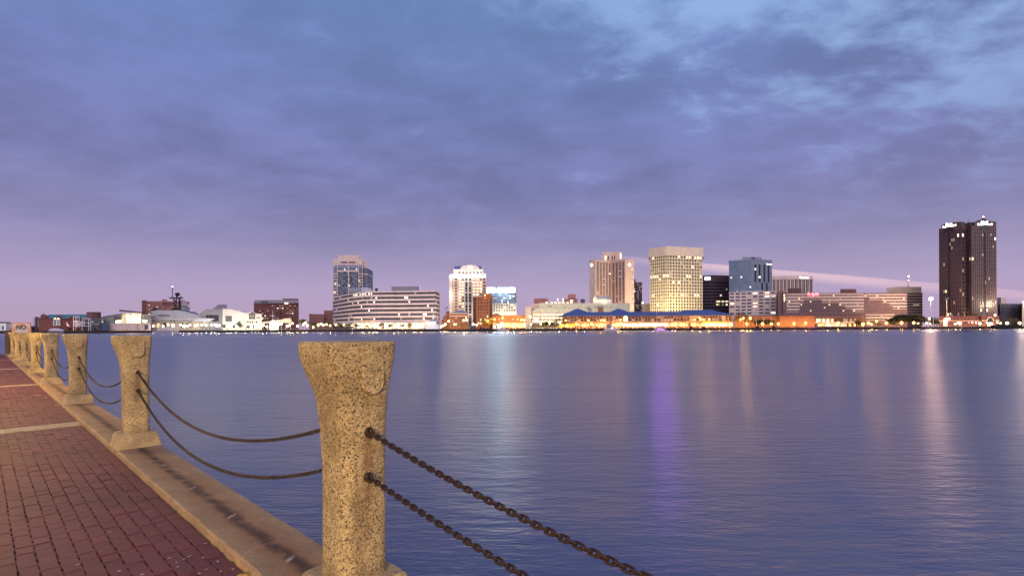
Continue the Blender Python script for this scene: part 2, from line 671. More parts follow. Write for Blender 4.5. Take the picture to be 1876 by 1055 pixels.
BRICK = brick_material()

# ground under the pavers, seawall
g = MB()
g.add([Q(-14, -14, PAVE_Z - 0.012), Q(-14, KERB_IN + 0.02, PAVE_Z - 0.012), Q(S_END, KERB_IN + 0.02, PAVE_Z - 0.012), Q(S_END, -14, PAVE_Z - 0.012)], [(0, 1, 2, 3)])
promenade = g.build('promenade', MORTAR)
promenade['kind'] = 'structure'
g = MB()
g.wbox(QFrame, -14, S_END, -14, 1.28, -3.0, PAVE_Z - 0.10)
g.build('seawall', SEAWALL)['kind'] = 'structure'

# pavers: course by course, with pale granite bands every 7.24 m
PW, PL = 0.0795, 0.119
BANDS = [(8.71 + 7.24 * i, 9.11 + 7.24 * i) for i in range(-2, 5)]
bm_ = MB()
hw, hl, nt, gp = PW / 2, PL / 2, 0.0040, 0.0008
ring = [(-hl + gp, -hw + gp), (-hl * .42, -hw + gp), (-hl * .34, -hw + nt), (hl * .34, -hw + nt), (hl * .42, -hw + gp), (hl - gp, -hw + gp),
        (hl - gp, hw - gp), (hl * .42, hw - gp), (hl * .34, hw - nt), (-hl * .34, hw - nt), (-hl * .42, hw - gp), (-hl + gp, hw - gp)]
ch = 0.90
bot, topr = ring, [(a * 0.972, c * 0.965) for a, c in ring]
vs = [(a, c, -0.03) for a, c in bot] + [(a, c, -0.0022) for a, c in bot] + [(a, c, 0.0) for a, c in topr]
fs = []
for r_ in (0, 12):
    fs += [(r_ + i, r_ + (i + 1) % 12, r_ + 12 + (i + 1) % 12, r_ + 12 + i) for i in range(12)]
fs.append(tuple(24 + i for i in range(12)))
bm_.add(vs, fs)
paver_me = bm_.mesh('brick', BRICK)
angk = atan2(KD.y, KD.x)
rest = MB()
cells = []
j0 = int(-4 / PL)
for j in range(j0, int(S_END / PL)):
    s = (j + .5) * PL
    if any(a - .02 < s - PL / 2 and s + PL / 2 < b + .02 or a < s < b for a, b in BANDS):
        continue
    ncol = 13 if s > 2 else 40
    ncol = 30 if s < 16 else ncol
    for i in range(ncol):
        n = KERB_IN - 0.006 - (i + .5) * PW
        cells.append((s, n))
def seen(s, n):
    x, y, _ = Q(s, n)
    if y < 0.4:
        return None
    u = U0 + x / y * F
    v = vh(u) + (HC - PAVE_Z) / y * F
    return (u, v) if -20 < u < 1876 and v < 1075 else None
order = sorted(range(len(cells)), key=lambda k: (0 if seen(*cells[k]) else 1, Q(*cells[k])[1]))
for rank, k in enumerate(order):
    s, n = cells[k]
    s += random.gauss(0, 0.0012)
    n += random.gauss(0, 0.0012)
    zz = PAVE_Z + random.gauss(0, 0.0016)
    p = Q(s, n, zz)
    if rank < 300:
        o = inst('brick', paver_me, promenade, p, angk + random.gauss(0, 0.006))
        o.rotation_euler[0] = random.gauss(0, 0.008)
        o.rotation_euler[1] = random.gauss(0, 0.008)
    else:
        near = rank < 900
        a, c = hl - 0.0014, hw - 0.0016
        t1, t2 = random.gauss(0, 0.001), random.gauss(0, 0.001)
        rest.add([Q(s - a, n - c, zz - t1), Q(s + a, n - c, zz + t1), Q(s + a, n + c, zz + t2), Q(s - a, n + c, zz - t2),
                  Q(s - a - .001, n - c - .001, zz - .02), Q(s + a + .001, n - c - .001, zz - .02), Q(s + a + .001, n + c + .001, zz - .02), Q(s - a - .001, n + c + .001, zz - .02)],
                 [(0, 3, 2, 1), (4, 0, 1, 5), (5, 1, 2, 6), (6, 2, 3, 7), (7, 3, 0, 4)])
rest.build('brick_paving', BRICK, promenade, kind='stuff')
for a, b in BANDS:
    if b < -6 or a > S_END:
        continue
    n0 = KERB_IN - 0.006
    while n0 > -2.2:
        bb = MB()
        L_ = 0.9
        bb.wbox(QFrame, a + .004, b - .004, n0 - L_ + .003, n0, PAVE_Z - .04, PAVE_Z + 0.003)
        bb.build('band_slab', PALE, promenade)
        n0 -= L_

# coping stones with a chipped inner arris
kerb = MB()
kerb.wbox(QFrame, -14, S_END, KERB_IN + .03, KERB_OUT - .03, 0.7, KERB_Z - .06)
kerb = kerb.build('kerb', SEAWALL)
kerb['kind'] = 'structure'
s = -8.87
while s < S_END - .2:
    L_ = 1.21
    e = min(s + L_, S_END)
    k = MB()
    nseg = 22 if s < 14 else 8
    sec = []
    lift = random.uniform(-.002, .002)
    for i in range(nseg + 1):
        ss = s + .003 + (e - s - .006) * i / nseg
        j = [random.gauss(0, 1) for _ in range(6)]
        f = 1.0 if 0 < i < nseg else 0.4
        prof = [(KERB_IN - .004 + .003 * j[0] * f, PAVE_Z - .06), (KERB_IN + .003 * j[1] * f, PAVE_Z + .010), (KERB_IN + .003 + .0035 * j[2] * f, KERB_Z - .010 + .002 * j[3] * f),
                (KERB_IN + .013 + .003 * abs(j[4]), KERB_Z), (KERB_OUT - .012, KERB_Z + .0008 * j[5]), (KERB_OUT, KERB_Z - .012), (KERB_OUT, KERB_Z - .30)]
        sec += [Q(ss, n, z + (lift if q_ > 1 else 0)) for q_, (n, z) in enumerate(prof)]
    np_ = 7
    fs = [(i * np_ + q, (i + 1) * np_ + q, (i + 1) * np_ + q + 1, i * np_ + q + 1) for i in range(nseg) for q in range(np_ - 1)]
    fs += [tuple(range(np_)), tuple(nseg * np_ + q for q in range(np_ - 1, -1, -1))]
    k.add(sec, fs)
    k.build('coping_stone', COPING, kerb)
    s = e

# ---- bollards
def post_ring(h, ex, z, n=36):
    out = []
    for i in range(n):
        a = 2 * pi * (i + .5) / n
        c, d = cos(a), sin(a)
        x = math.copysign(abs(c) ** (2 / ex), c) * h
        y = math.copysign(abs(d) ** (2 / ex), d) * h
        out.append((x, y, z))
    return out

POST_TOP = 2.150
prof = [(0.152, 0.000, 10), (0.159, -.003, 10), (0.161, -.008, 10), (0.161, -.045, 9), (0.160, -.066, 8), (0.154, -.105, 7), (0.147, -.145, 6), (0.138, -.18, 5.5), (0.131, -.214, 5),
        (0.1255, -.26, 4.8), (0.122, -.306, 4.6), (0.1175, -.375, 4.4), (0.1145, -.444, 4.4), (0.112, -.55, 4.4), (0.1115, -.70, 4.4), (0.1115, -.85, 4.4), (0.113, -1.01, 4.4)]
pb = MB()
NR = 36
vs = []
for h, z, ex in prof:
    f_ = max(0.0, (h - .1115) / (.161 - .1115))          # the head overhangs more on the land side
    ky = (.1115 + .0435 * f_) / h if f_ else 1.0
    vs += [(x, y * ky + .0315 * f_, zz_) for x, y, zz_ in post_ring(h, ex, z, NR)]
fs = [tuple(range(NR))]
for i in range(len(prof) - 1):
    fs += [(i * NR + (j + 1) % NR, i * NR + j, (i + 1) * NR + j, (i + 1) * NR + (j + 1) % NR) for j in range(NR)]
pb.add(vs, fs)
pillar_me = pb.mesh('pillar', GRANITE, smooth=True)
# U-shaped boss on the chain faces
ub = MB()
for sg in (1,):
    out_ = [(-.050, -.022), (.050, -.022), (.050, -.17)] + [(.050 * cos(a), -.17 - .05 * sin(a)) for a in [pi * q / 8 for q in range(1, 8)]] + [(-.050, -.17)]
    nn = len(out_)
    f_, b_ = 0.1655, 0.10
    vs = [(sg * f_, y * .93, z * .99) for y, z in out_] + [(sg * (f_ - .006), y, z) for y, z in out_] + [(sg * b_, y, z) for y, z in out_]
    fs = [tuple(range(nn)) if sg > 0 else tuple(range(nn - 1, -1, -1))]
    for q in (0, nn):
        fs += [(q + i, q + nn + i, q + nn + (i + 1) % nn, q + (i + 1) % nn) for i in range(nn)]
    ub.add(vs, fs)
boss_me = ub.mesh('boss', GRANITE)
# tapering plinth
def plinth_mesh(seed):
    r_ = random.Random(seed)
    bm = bmesh.new()
    b, t = 0.190, 0.157
    hb = .140
    bk = .205
    vsb = [bm.verts.new(p) for p in [(-bk, -b, 0), (bk, -b, 0), (bk, b, 0), (-bk, b, 0)]]
    vst = [bm.verts.new(p) for p in [(-t - .012, -t, hb), (t + .012, -t, hb), (t + .012, t, hb), (-t - .012, t, hb)]]
    bm.faces.new(vst)
    for i in range(4):
        bm.faces.new([vsb[i], vsb[(i + 1) % 4], vst[(i + 1) % 4], vst[i]])
    bmesh.ops.subdivide_edges(bm, edges=bm.edges[:], cuts=6, use_grid_fill=True)
    bmesh.ops.bevel(bm, geom=[e for e in bm.edges if len(e.link_faces) == 2 and e.calc_face_angle(0) > 0.4], offset=.009, segments=2, affect='EDGES')
    for v in bm.verts:
        if v.co.z > .004:
            v.co += Vector((r_.gauss(0, .0016), r_.gauss(0, .0016), r_.gauss(0, .0012)))
    me = bpy.data.meshes.new('plinth')
    bm.to_mesh(me)
    bm.free()
    me.materials.append(PLINTH)
    return me
RUST = mat('rusted_iron', (0.042, 0.024, 0.018), 0.6, 0.7, 40, metal=0.35, spec=0.5, streak=False)
eb = MB()
for sg in (1,):
    for zc in (0.0,):
        eb.tube([(sg * .105, 0, zc), (sg * .122, 0, zc)], .019, 8)
        eb.tube([(sg * (.130 + .018 * cos(a)), 0, zc + .018 * sin(a)) for a in [2 * pi * q / 12 for q in range(12)]], .0070, 6, close=True)
eye_me = eb.mesh('eye_bolts', RUST, smooth=True)

ORD = ['nearest', 'second', 'third', 'fourth', 'fifth', 'sixth', 'seventh', 'eighth']
LOOK = ['widest and tallest speckled stone bollard, at front with chains falling from its right side', 'second speckled stone bollard, its broad plinth stained by a rust patch',
        'third stone bollard back along the quay, beside the first pale paving band', 'fourth stone bollard back along the quay edge', 'fifth stone bollard back along the quay edge, last to stand clear',
        'sixth stone bollard, first of the bunched ones by the NO sign', 'seventh stone bollard, middle of the bunched ones below the NO sign', 'last stone bollard at the far end of the quay']
for i in range(-1, 8):
    p = Q(S0 + SPAN * i, POST_N, 0)
    lab = LOOK[i] if i >= 0 else 'stone bollard behind the viewer where the front chains end'
    r = thing('stone_bollard', lab, 'bollard', (p[0], p[1], KERB_Z), 'stone bollards along the quay edge')
    dzp = POST_TOP - KERB_Z
    inst('pillar', pillar_me, r, (0, 0, dzp), angk)
    inst('plinth', plinth_mesh(i), r, (0, 0, 0.001), angk)
    for sd in (0, pi):
        inst('boss', boss_me, r, (0, 0, dzp), angk + sd)
        for zc in (1.768, 1.579):
            inst('eye_bolt', eye_me, r, (0, 0, zc - KERB_Z), angk + sd)

# ---- chains
lk = MB()
A_, B_, wr = 0.0105, 0.0068, 0.0042     # half straight, bend radius, wire radius
path = [(A_ + B_ * cos(a), B_ * sin(a) * 1.15, 0) for a in [-pi / 2 + pi * q / 5 for q in range(6)]] + [(-A_ + B_ * cos(a), B_ * sin(a) * 1.15, 0) for a in [pi / 2 + pi * q / 5 for q in range(6)]]
lk.tube(path, wr, 6, close=True)
link_me = lk.mesh('link', RUST, smooth=True)
PITCH = 0.0255

def chain(s_a, s_b, z, sag, label, single):
    n = 200
    pts = []
    for i in range(n + 1):
        t = i / n
        pts.append(Vector(Q(s_a + (s_b - s_a) * t, POST_N, z - 4 * sag * t * (1 - t))))
    r = thing('chain', label, 'chain', pts[0], 'chains slung between the bollards')
    bulk = MB()
    seg, acc, k = 0, 0.0, 0
    for i in range(n):
        L_ = (pts[i + 1] - pts[i]).length
        while acc <= L_:
            q = pts[i] + (pts[i + 1] - pts[i]) * (acc / L_)
            d = (pts[i + 1] - pts[i]).normalized()
            side = Vector((ND.x, ND.y, 0))
            upv = d.cross(side)
            a = (pi / 4 if k % 2 else -pi / 4) + random.gauss(0, 0.12)
            yv = side * cos(a) + upv * sin(a)
            zv = d.cross(yv)
            M_ = Matrix((d, yv, zv)).transposed().to_4x4()
            if single:
                o = bpy.data.objects.new('link', link_me)
                C.objects.link(o)
                o.parent = r
                o.matrix_local = Matrix.Translation(q - pts[0]) @ M_
            else:
                c = [M_ @ Vector(v) + q for v in lo_link]
                bulk.add(c, lo_faces)
            k += 1
            acc += PITCH
        acc -= L_
    if not single:
        bulk.build('links', RUST, r, smooth=True, kind='stuff')

lo = MB()
lo.tube([(A_ + B_, 0, 0), (A_, B_, 0), (-A_, B_, 0), (-A_ - B_, 0, 0), (-A_, -B_, 0), (A_, -B_, 0)], wr * 1.05, 4, close=True)
lo_link, lo_faces = [Vector(p) for p in lo.v], lo.f
for i in range(-1, 7):
    a, b = S0 + SPAN * i + .14, S0 + SPAN * (i + 1) - .14
    s1_, s2_ = (.212, .185) if i == -1 else (.305 + random.uniform(-.015, .02), .34 + random.uniform(-.015, .02))
    w1 = 'coming forward from the nearest bollard' if i == -1 else 'hanging between the %s and %s bollards' % (ORD[i], ORD[i + 1])
    chain(a, b, 1.768, s1_, 'upper rusty chain ' + w1, i <= 0)
    chain(a, b, 1.579, s2_, 'lower rusty chain ' + w1, i <= 0)

# ---- small things lying on the paving and coping
LEAFY = mat('yellow_leaf', (0.55, 0.33, 0.08), 0.7, 0.3, 60, streak=False)
LEAFB = mat('dry_leaf', (0.42, 0.30, 0.20), 0.8, 0.3, 60, streak=False)
CHIP = mat('pale_scrap', (0.40, 0.30, 0.27), 0.8, 0.2, 60, streak=False)
LICHEN = mat('grey_scrape', (0.30, 0.25, 0.21), 0.85, 0.6, 70, streak=False)

def scrap(name, m, s, n, z, L_, W_, lab, cat, grp, rz=None, curl=.3):
    b = MB()
    k = 10
    rz = random.uniform(0, 6.3) if rz is None else rz
    pts = []
    for i in range(k):
        a = 2 * pi * i / k
        rr = 1 + random.gauss(0, .16)
        x, y = L_ / 2 * cos(a) * rr, W_ / 2 * sin(a) * rr
        pts.append((x * cos(rz) - y * sin(rz), x * sin(rz) + y * cos(rz), .0018 + curl * L_ * .25 * (cos(a) ** 2) * random.uniform(.5, 1)))
    vs = [(x, y, h) for x, y, h in pts] + [(x, y, h - .0015) for x, y, h in pts] + [(0, 0, .0025)]
    b.add(vs, [(i, (i + 1) % k, 2 * k) for i in range(k)] + [(i, k + i, k + (i + 1) % k, (i + 1) % k) for i in range(k)] + [tuple(range(2 * k - 1, k - 1, -1))])
    o = b.build(name, m, smooth=True)
    o.location = Q(s, n, z)
    tag(o, lab, cat, grp)
    return o

def ground_at(u, v, z):
    vv = v - vh(u)
    y = F * (HC - z) / vv
    x = (u - U0) / F * y
    return KD.x * x + KD.y * y, ND.x * x + ND.y * y

s_, n_ = ground_at(444, 1050, PAVE_Z + .02)
scrap('leaf', LEAFY, s_, n_ - .005, PAVE_Z + .012, .055, .045, 'bright yellow leaf against the kerb at the bottom of the brick paving', 'leaf', None, .4)
for u, v in ((309, 1022), (322, 1030), (323, 1038), (363, 1050), (258, 1052), (194, 1002), (140, 1034), (288, 1037), (376, 1043), (345, 1019), (402, 1046), (161, 801), (200, 975), (426, 1042), (397, 1028), (335, 1024), (216, 1046), (82, 729), (103, 742), (70, 724), (412, 985), (371, 1021)):
    s_, n_ = ground_at(u, v, PAVE_Z)
    big = v < 760
    scrap('dry_scrap', CHIP if random.random() < .55 else LEAFB, s_, min(n_, KERB_IN - .03), PAVE_Z + .001, (.12 if big else random.uniform(.012, .026)), (.05 if big else random.uniform(.008, .014)),
          ('long pale leaf scrap on the bricks beyond the nearest pale band' if big else 'small pale leaf scrap lying on the near red brick paving'), 'leaf scrap', 'leaf scraps on the brick paving')
crust_n = -1
for u, v, L_ in ((423, 945, .085), (530, 1023, .085), (352, 893, .07), (300, 853, .07), (300, 871, .02), (475, 1000, .02)):
    s_, n_ = ground_at(u, v, KERB_Z)
    crust_n += 1
    scrap('scraped_patch', LICHEN, s_, n_, KERB_Z - .0005, L_, L_ * .35, ('biggest pale crust on the coping, just left of the nearest bollard', 'pale crust on the coping, second back from the nearest bollard', 'pale crust on the coping, third back from the nearest bollard', 'pale crust on the coping closest to the second bollard', 'pale speck on the coping near the second bollard', 'pale speck on the coping near the nearest bollard')[(1, 0, 2, 3, 4, 5)[crust_n]], 'crust', 'pale crusts on the coping', rz=angk - 1.0, curl=.02)
GRASS = mat('weed_green', (0.10, 0.13, 0.035), 0.7, 0.3, 30, streak=False)
for k_, (u, v) in enumerate(((366, 978), (382, 992), (400, 1000), (322, 935), (430, 1030))):
    s_, n_ = ground_at(u, v, PAVE_Z)
    b = MB()
    for q in range(14):
        a, L_ = random.uniform(0, 6.3), random.uniform(.012, .034)
        x, y = random.gauss(0, .008), random.gauss(0, .008)
        b.add([(x - .0015, y, 0), (x + .0015, y, 0), (x + cos(a) * L_ * .7, y + sin(a) * L_ * .7, L_ * random.uniform(.3, .9))], [(0, 1, 2)])
    o = b.build('weed', GRASS)
    o.location = Q(s_, min(n_, KERB_IN - .012), PAVE_Z - .002)
    tag(o, 'small green weed tuft under the kerb, ' + ('third', 'second', 'middle', 'last', 'first')[k_] + (' back from the yellow leaf' if k_ != 2 else ' one of a row of five'), 'weed', 'weeds along the kerb joint')

# ---- promenade lamps (off to the left and behind the camera) that light the quay
LPOLE = mat('lamp_pole_black', (0.02, 0.02, 0.022), 0.5, 0.1, 5)
lp = MB()
lp.cyl(0, 0, 0, .5, .12, .09, 10)
lp.cyl(0, 0, .5, 3.3, .055, .045, 10)
lp.cyl(0, 0, 3.3, 3.38, .10, .14, 10)
lpole_me = lp.mesh('pole', LPOLE, True)
lg = MB()
lg.ball((0, 0, 0), .2, 0, 12, 8)

for k_, (s_, n_, en) in enumerate(((-9.0, -10.0, 6200), (15.5, -1.6, 1300), (28.0, -2.4, 1200))):
    r = thing('promenade_lamp', ['globe lamp behind the viewer on the brick promenade', 'globe lamp by the second pale paving band', 'globe lamp near the far end of the quay'][k_], 'lamp', Q(s_, n_, PAVE_Z), 'globe lamps along the promenade')
    inst('pole', lpole_me, r, (0, 0, 0))
    inst('globe', lg.mesh('globe', glow('promenade_globe_%d' % k_, (1.0, 0.60, 0.15), en), True), r, (0, 0, 3.57))

# ---- NO sign and timber pile at the end of the quay
SB = mat('sign_white_board', (0.55, 0.53, 0.52), 0.6, 0.12, 3)
SO = mat('sign_orange', (0.72, 0.26, 0.06), 0.6, 0.12, 3)
SK = mat('sign_black', (0.02, 0.02, 0.02), 0.6, 0)
YS = 30.5
xc, zt = XX(39, YS), ZZ(591, 39, YS)
sr = thing('warning_sign', 'square white sign with orange border and ring reading NO behind the far bollards', 'sign', (xc, YS, 0))
hwid = 17 / F * YS
b = MB()
W_ = Wall((xc - hwid, YS - .02), (xc + hwid, YS + .02 ))
b.wbox(W_, 0, 2 * hwid, -.03, 0, zt - 2 * hwid, zt)
b.build('board', SB, sr)
b = MB()
bw = .05
b.wbox(W_, 0, 2 * hwid, 0, .012, zt - bw, zt)
b.wbox(W_, 0, 2 * hwid, 0, .012, zt - 2 * hwid, zt - 2 * hwid + bw)
b.wbox(W_, 0, bw, 0, .0115, zt - 2 * hwid + bw, zt - bw)
b.wbox(W_, 2 * hwid - bw, 2 * hwid, 0, .0115, zt - 2 * hwid + bw, zt - bw)
b.build('border', SO, sr)
b = MB()
nn = 48
cc = (hwid, zt - hwid + .0)
for i in range(nn):
    a0, a1 = 2 * pi * i / nn, 2 * pi * (i + 1) / nn
    ro, ri = hwid * .84, hwid * .70
    P_ = lambda r_, a, o: W_.p(cc[0] + r_ * cos(a), o, cc[1] + r_ * sin(a))
    b.add([P_(ri, a0, .010), P_(ro, a0, .010), P_(ro, a1, .010), P_(ri, a1, .010), P_(ri, a0, .001), P_(ro, a0, .001), P_(ro, a1, .001), P_(ri, a1, .001)],
          [(0, 1, 2, 3), (0, 4, 5, 1), (2, 6, 7, 3)])
b.build('ring', SO, sr)
b = MB()
for sx in (-.35, .35):
    b.tube([(xc + sx, YS + .09, -2.5), (xc + sx, YS + .09, zt - .05)], .07, 8)
b.build('pole', mat('timber', (0.10, 0.07, 0.05), 0.85, 0.3, 2), sr)

def lettering(txt, m, parent, loc, size, rotz=0.0, extrude=.01, name='lettering', xs=1.0, bold=0.0):
    cu = bpy.data.curves.new(name, 'FONT')
    cu.body = txt
    cu.size = size
    cu.extrude = extrude
    cu.align_x = 'CENTER'
    cu.offset = bold
    cu.materials.append(m)
    tmp = bpy.data.objects.new(name, cu)
    C.objects.link(tmp)
    me = bpy.data.meshes.new_from_object(tmp.evaluated_get(bpy.context.evaluated_depsgraph_get()))
    bpy.data.objects.remove(tmp)
    o = bpy.data.objects.new(name, me)
    C.objects.link(o)
    o.parent = parent
    o.location = Vector(loc) - parent_world(parent)
    o.rotation_euler = (radians(90), 0, rotz)
    o.scale = (xs, 1, 1)
    return o
lettering('NO', SK, sr, W_.p(hwid, .012, zt - .40), .36, W_.ang, .006, bold=.006)
b = MB()
x_ = XX(15.5, 27.0)
b.cyl(x_, 27.0, -1.5, 2.17, .15, .14, 12)
tp = b.build('pile', mat('timber', (0.10, 0.07, 0.05), 0.85, 0.3, 2))
tag(tp, 'dark timber pile left of the NO sign where the quay ends', 'pile')

# ------------------------------------------------------------------ the river
def water_material():
    m = bpy.data.materials.new('river_water')
    m.use_nodes = True
    t = NT(m.node_tree)
    b = t.n['Principled BSDF']
    oc = t.new('ShaderNodeNewGeometry').outputs['Position']
    b.inputs['Base Color'].default_value = (0.088, 0.106, 0.195, 1)
    sy = t.new('ShaderNodeSeparateXYZ')
    t.l.new(oc, sy.inputs[0])
    open_ = t.ss(sy.outputs[1], 90.0, 330.0, 1.0, 0.0)       # ruffled mid river, sheltered under the far quay
    t.l.new(t.math('ADD', t.math('MULTIPLY', open_, 0.06), 0.235), b.inputs['Roughness'])
    b.inputs['IOR'].default_value = 1.45
    n1 = t.noise(t.mapping(oc, (1.3, 4.6, 1), (0, 0, 0.10)), 1.0, 3, 0.6)
    n2 = t.noise(t.mapping(oc, (0.30, 0.95, 1), (0, 0, -0.12)), 1.0, 3, 0.55)
    n3 = t.noise(t.mapping(oc, (0.045, 0.13, 1), (0, 0, 0.2)), 1.0, 3, 0.55)
    n0 = t.noise(t.mapping(oc, (4.5, 15.0, 1), (0, 0, -0.05)), 1.0, 2, 0.6)
    # calmer and rougher patches
    patch = t.math('ADD', t.math('MULTIPLY', t.noise(t.mapping(oc, (0.012, 0.035, 1)), 1.0, 4, 0.6), 0.5), t.math('MULTIPLY', t.noise(t.mapping(oc, (0.07, 0.22, 1), (0, 0, 0.3)), 1.0, 4, 0.65), 0.5))
    patch = t.ss(patch, 0.38, 0.62, 0.45, 1.55)
    h = t.math('ADD', t.math('MULTIPLY', n1, 0.20), t.math('MULTIPLY', n2, 0.20))
    h = t.math('ADD', h, t.math('MULTIPLY', n3, 0.40))
    h = t.math('ADD', h, t.math('MULTIPLY', n0, 0.075))
    h = t.math('MULTIPLY', t.math('SUBTRACT', h, 0.44), patch)
    h = t.math('MULTIPLY', h, t.math('ADD', t.math('MULTIPLY', open_, 0.5), 0.5))
    bp = t.bump(h, 1.0, 0.225)
    t.l.new(bp, b.inputs['Normal'])
    return m

WATER = water_material()
wv = MB()
wv.add([(-6000, -60, 0), (6000, -60, 0), (6000, 8000, 0), (-6000, 8000, 0)], [(0, 1, 2, 3)])
wo = wv.build('water', WATER)
wo['kind'] = 'structure'
# ------------------------------------------------------------------ the far shore
CITYG = mat('city_ground', (0.24, 0.21, 0.19), 0.9, 0.3, 0.05, streak=False)
BULK = mat('dark_bulkhead', (0.045, 0.038, 0.036), 0.8, 0.5, 0.15)
g = MB()
xl, xr = XX(52, SHORE), 900
g.add([(xl, SHORE, ZG), (xr, SHORE, ZG), (2600, 2600, ZG), (xl * 5.2, 2600, ZG)], [(0, 1, 2, 3)])
g.build('city_ground', CITYG)['kind'] = 'structure'
g = MB()
g.box(xl, xr, SHORE - .4, SHORE, -2, ZG + .12)
for i in range(300):
    x = xl + (xr - xl) * i / 300
    g.box(x, x + .35, SHORE - .75, SHORE - .402, -2, ZG - .2 + random.uniform(-.4, .2))
g.build('bulkhead', BULK)['kind'] = 'structure'
g = MB()
for i in range(60):
    u0 = -120 + i * 8
    y = 1500 + 60 * sin(i * 1.7)
    hgt = 9 + 4 * sin(i * 0.9) + random.uniform(-2, 3)
    g.ball((XX(u0, y), y, 3), 13, 0, 7, 5, hgt / 13)
tl = g.build('far_woods', mat('far_tree_green', (0.035, 0.032, 0.03), 0.95, 0.3, 0.2, streak=False))
tl['kind'] = 'stuff'

# wall materials of the city
BRK = mat('red_brick_wall', (0.17, 0.062, 0.055), 0.85, 0.18, 0.5)
BRK2 = mat('brown_brick_wall', (0.15, 0.085, 0.085), 0.85, 0.15, 0.5)
BRKO = mat('orange_brick_wall', (0.30, 0.13, 0.07), 0.85, 0.16, 0.5)
BRKP = mat('pink_brick_wall', (0.36, 0.17, 0.15), 0.85, 0.15, 0.5)
PINK = mat('pink_precast', (0.76, 0.62, 0.57), 0.8, 0.12, 0.3)
TAN = mat('tan_precast', (0.64, 0.52, 0.46), 0.8, 0.12, 0.3)
ROSE = mat('rose_concrete', (0.62, 0.45, 0.37), 0.8, 0.10, 0.3)
CREAM = mat('cream_concrete', (0.70, 0.60, 0.43), 0.8, 0.10, 0.3)
SAND = mat('sand_concrete', (0.66, 0.56, 0.45), 0.8, 0.10, 0.3)
GREENC = mat('greenish_concrete', (0.62, 0.61, 0.46), 0.8, 0.12, 0.3)
WHITE = mat('white_stone', (0.72, 0.68, 0.60), 0.75, 0.08, 0.3)
WPAINT = mat('white_paint', (0.75, 0.74, 0.74), 0.5, 0.06, 0.6)
GREY = mat('grey_panel', (0.25, 0.25, 0.28), 0.7, 0.10, 0.3)
GREYD = mat('dark_grey_panel', (0.10, 0.10, 0.12), 0.6, 0.15, 0.3)
SHIPG = mat('ship_grey', (0.36, 0.37, 0.41), 0.7, 0.10, 0.3)
BLACK = mat('black_steel', (0.018, 0.018, 0.026), 0.6, 0.3, 0.3)
TEAL = mat('teal_metal_roof', (0.10, 0.22, 0.25), 0.6, 0.15, 0.4)
BLUER = mat('blue_metal_roof', (0.075, 0.12, 0.30), 0.5, 0.16, 0.25)
BLUEF = mat('blue_grey_facade', (0.19, 0.245, 0.33), 0.4, 0.12, 0.2, spec=0.5)
GRANB = mat('red_granite_tower', (0.092, 0.052, 0.054), 0.5, 0.2, 0.25, spec=0.4)
GRANG = mat('bronze_glass', (0.05, 0.036, 0.047), 0.25, 0.5, 0.10, spec=0.6, streak=False)
DARKT = mat('dark_purple_tower', (0.115, 0.075, 0.10), 0.45, 0.2, 0.25, spec=0.5)
BROWNH = mat('brown_hotel_wall', (0.19, 0.12, 0.125), 0.85, 0.12, 0.4)
PALEB = mat('pale_spandrel', (0.62, 0.49, 0.42), 0.8, 0.10, 0.4)

def profile(mb, pts, Y, depth, mi=0):
    """outline (photo column, row) standing at distance Y, given real depth"""
    a = [(XX(u, Y), Y, ZZ(v, u, Y)) for u, v in pts]
    k = (Y + depth) / Y
    b = [(x * k, y * k, z) for x, y, z in a]
    n = len(a)
    mb.add(a + b, [tuple(range(n - 1, -1, -1)), tuple(range(n, 2 * n))] + [(i, (i + 1) % n, n + (i + 1) % n, n + i) for i in range(n)], mi)

def pbox(mb, u0, u1, v0, v1, Y, depth, mi=0):
    profile(mb, [(u0, v1), (u1, v1), (u1, v0), (u0, v0)], Y, depth, mi)

def base(u, Y):
    return (XX(u, Y), Y, ZG)

def VG(u, Y):      # photo row of the city ground at that distance
    return vh(u) + (HC - ZG) / Y * F

def flat(name, label, cat, pieces, Y, group=None):
    """thing made of boxes / outlines: pieces = [(part name, material, [outline, ...], depth, dy)]"""
    u = pieces[0][2][0][0][0]
    r = thing(name, label, cat, base(u, Y), group)
    for nm, m, outs, dep, dy in pieces:
        for o in outs:
            b = MB()
            profile(b, o, Y + dy, dep)
            b.build(nm, m, r)
    return r

def R4(u0, u1, v0, v1):
    return [(u0, v1), (u1, v1), (u1, v0), (u0, v0)]

def light(parent, u, v, Y, power, col=(1, .75, .45), size=.6, kind='SPOT', aim=None):
    L = bpy.data.lights.new('floodlight', kind)
    L.energy = power
    L.color = col
    L.shadow_soft_size = size
    o = bpy.data.objects.new('floodlight', L)  # also names unseen spots added to wash walls with light
    C.objects.link(o)
    o.parent = parent
    p = Vector((XX(u, Y), Y, ZZ(v, u, Y)))
    o.location = p - parent_world(parent)
    if kind == 'SPOT':
        L.spot_size = radians(150)
        L.spot_blend = .5
        o.rotation_euler = Vector((0, 1, .25)).to_track_quat('-Z', 'Y').to_euler()
    return o

def paneuv(root, u0, u1, v0, v1, Y, key, name='window', dep=.2):
    """a pane filling a photo rectangle on a wall standing square at distance Y"""
    r = parent_world(root)
    x0, x1 = XX(u0, Y), XX(u1, Y)
    um = (u0 + u1) / 2
    z0, z1 = ZZ(v1, um, Y), ZZ(v0, um, Y)
    return inst(name, PANE[key], root, ((x0 + x1) / 2 - r[0], Y - dep / 2 + .05 - r[1], (z0 + z1) / 2 - r[2]), 0, (x1 - x0, dep, z1 - z0))

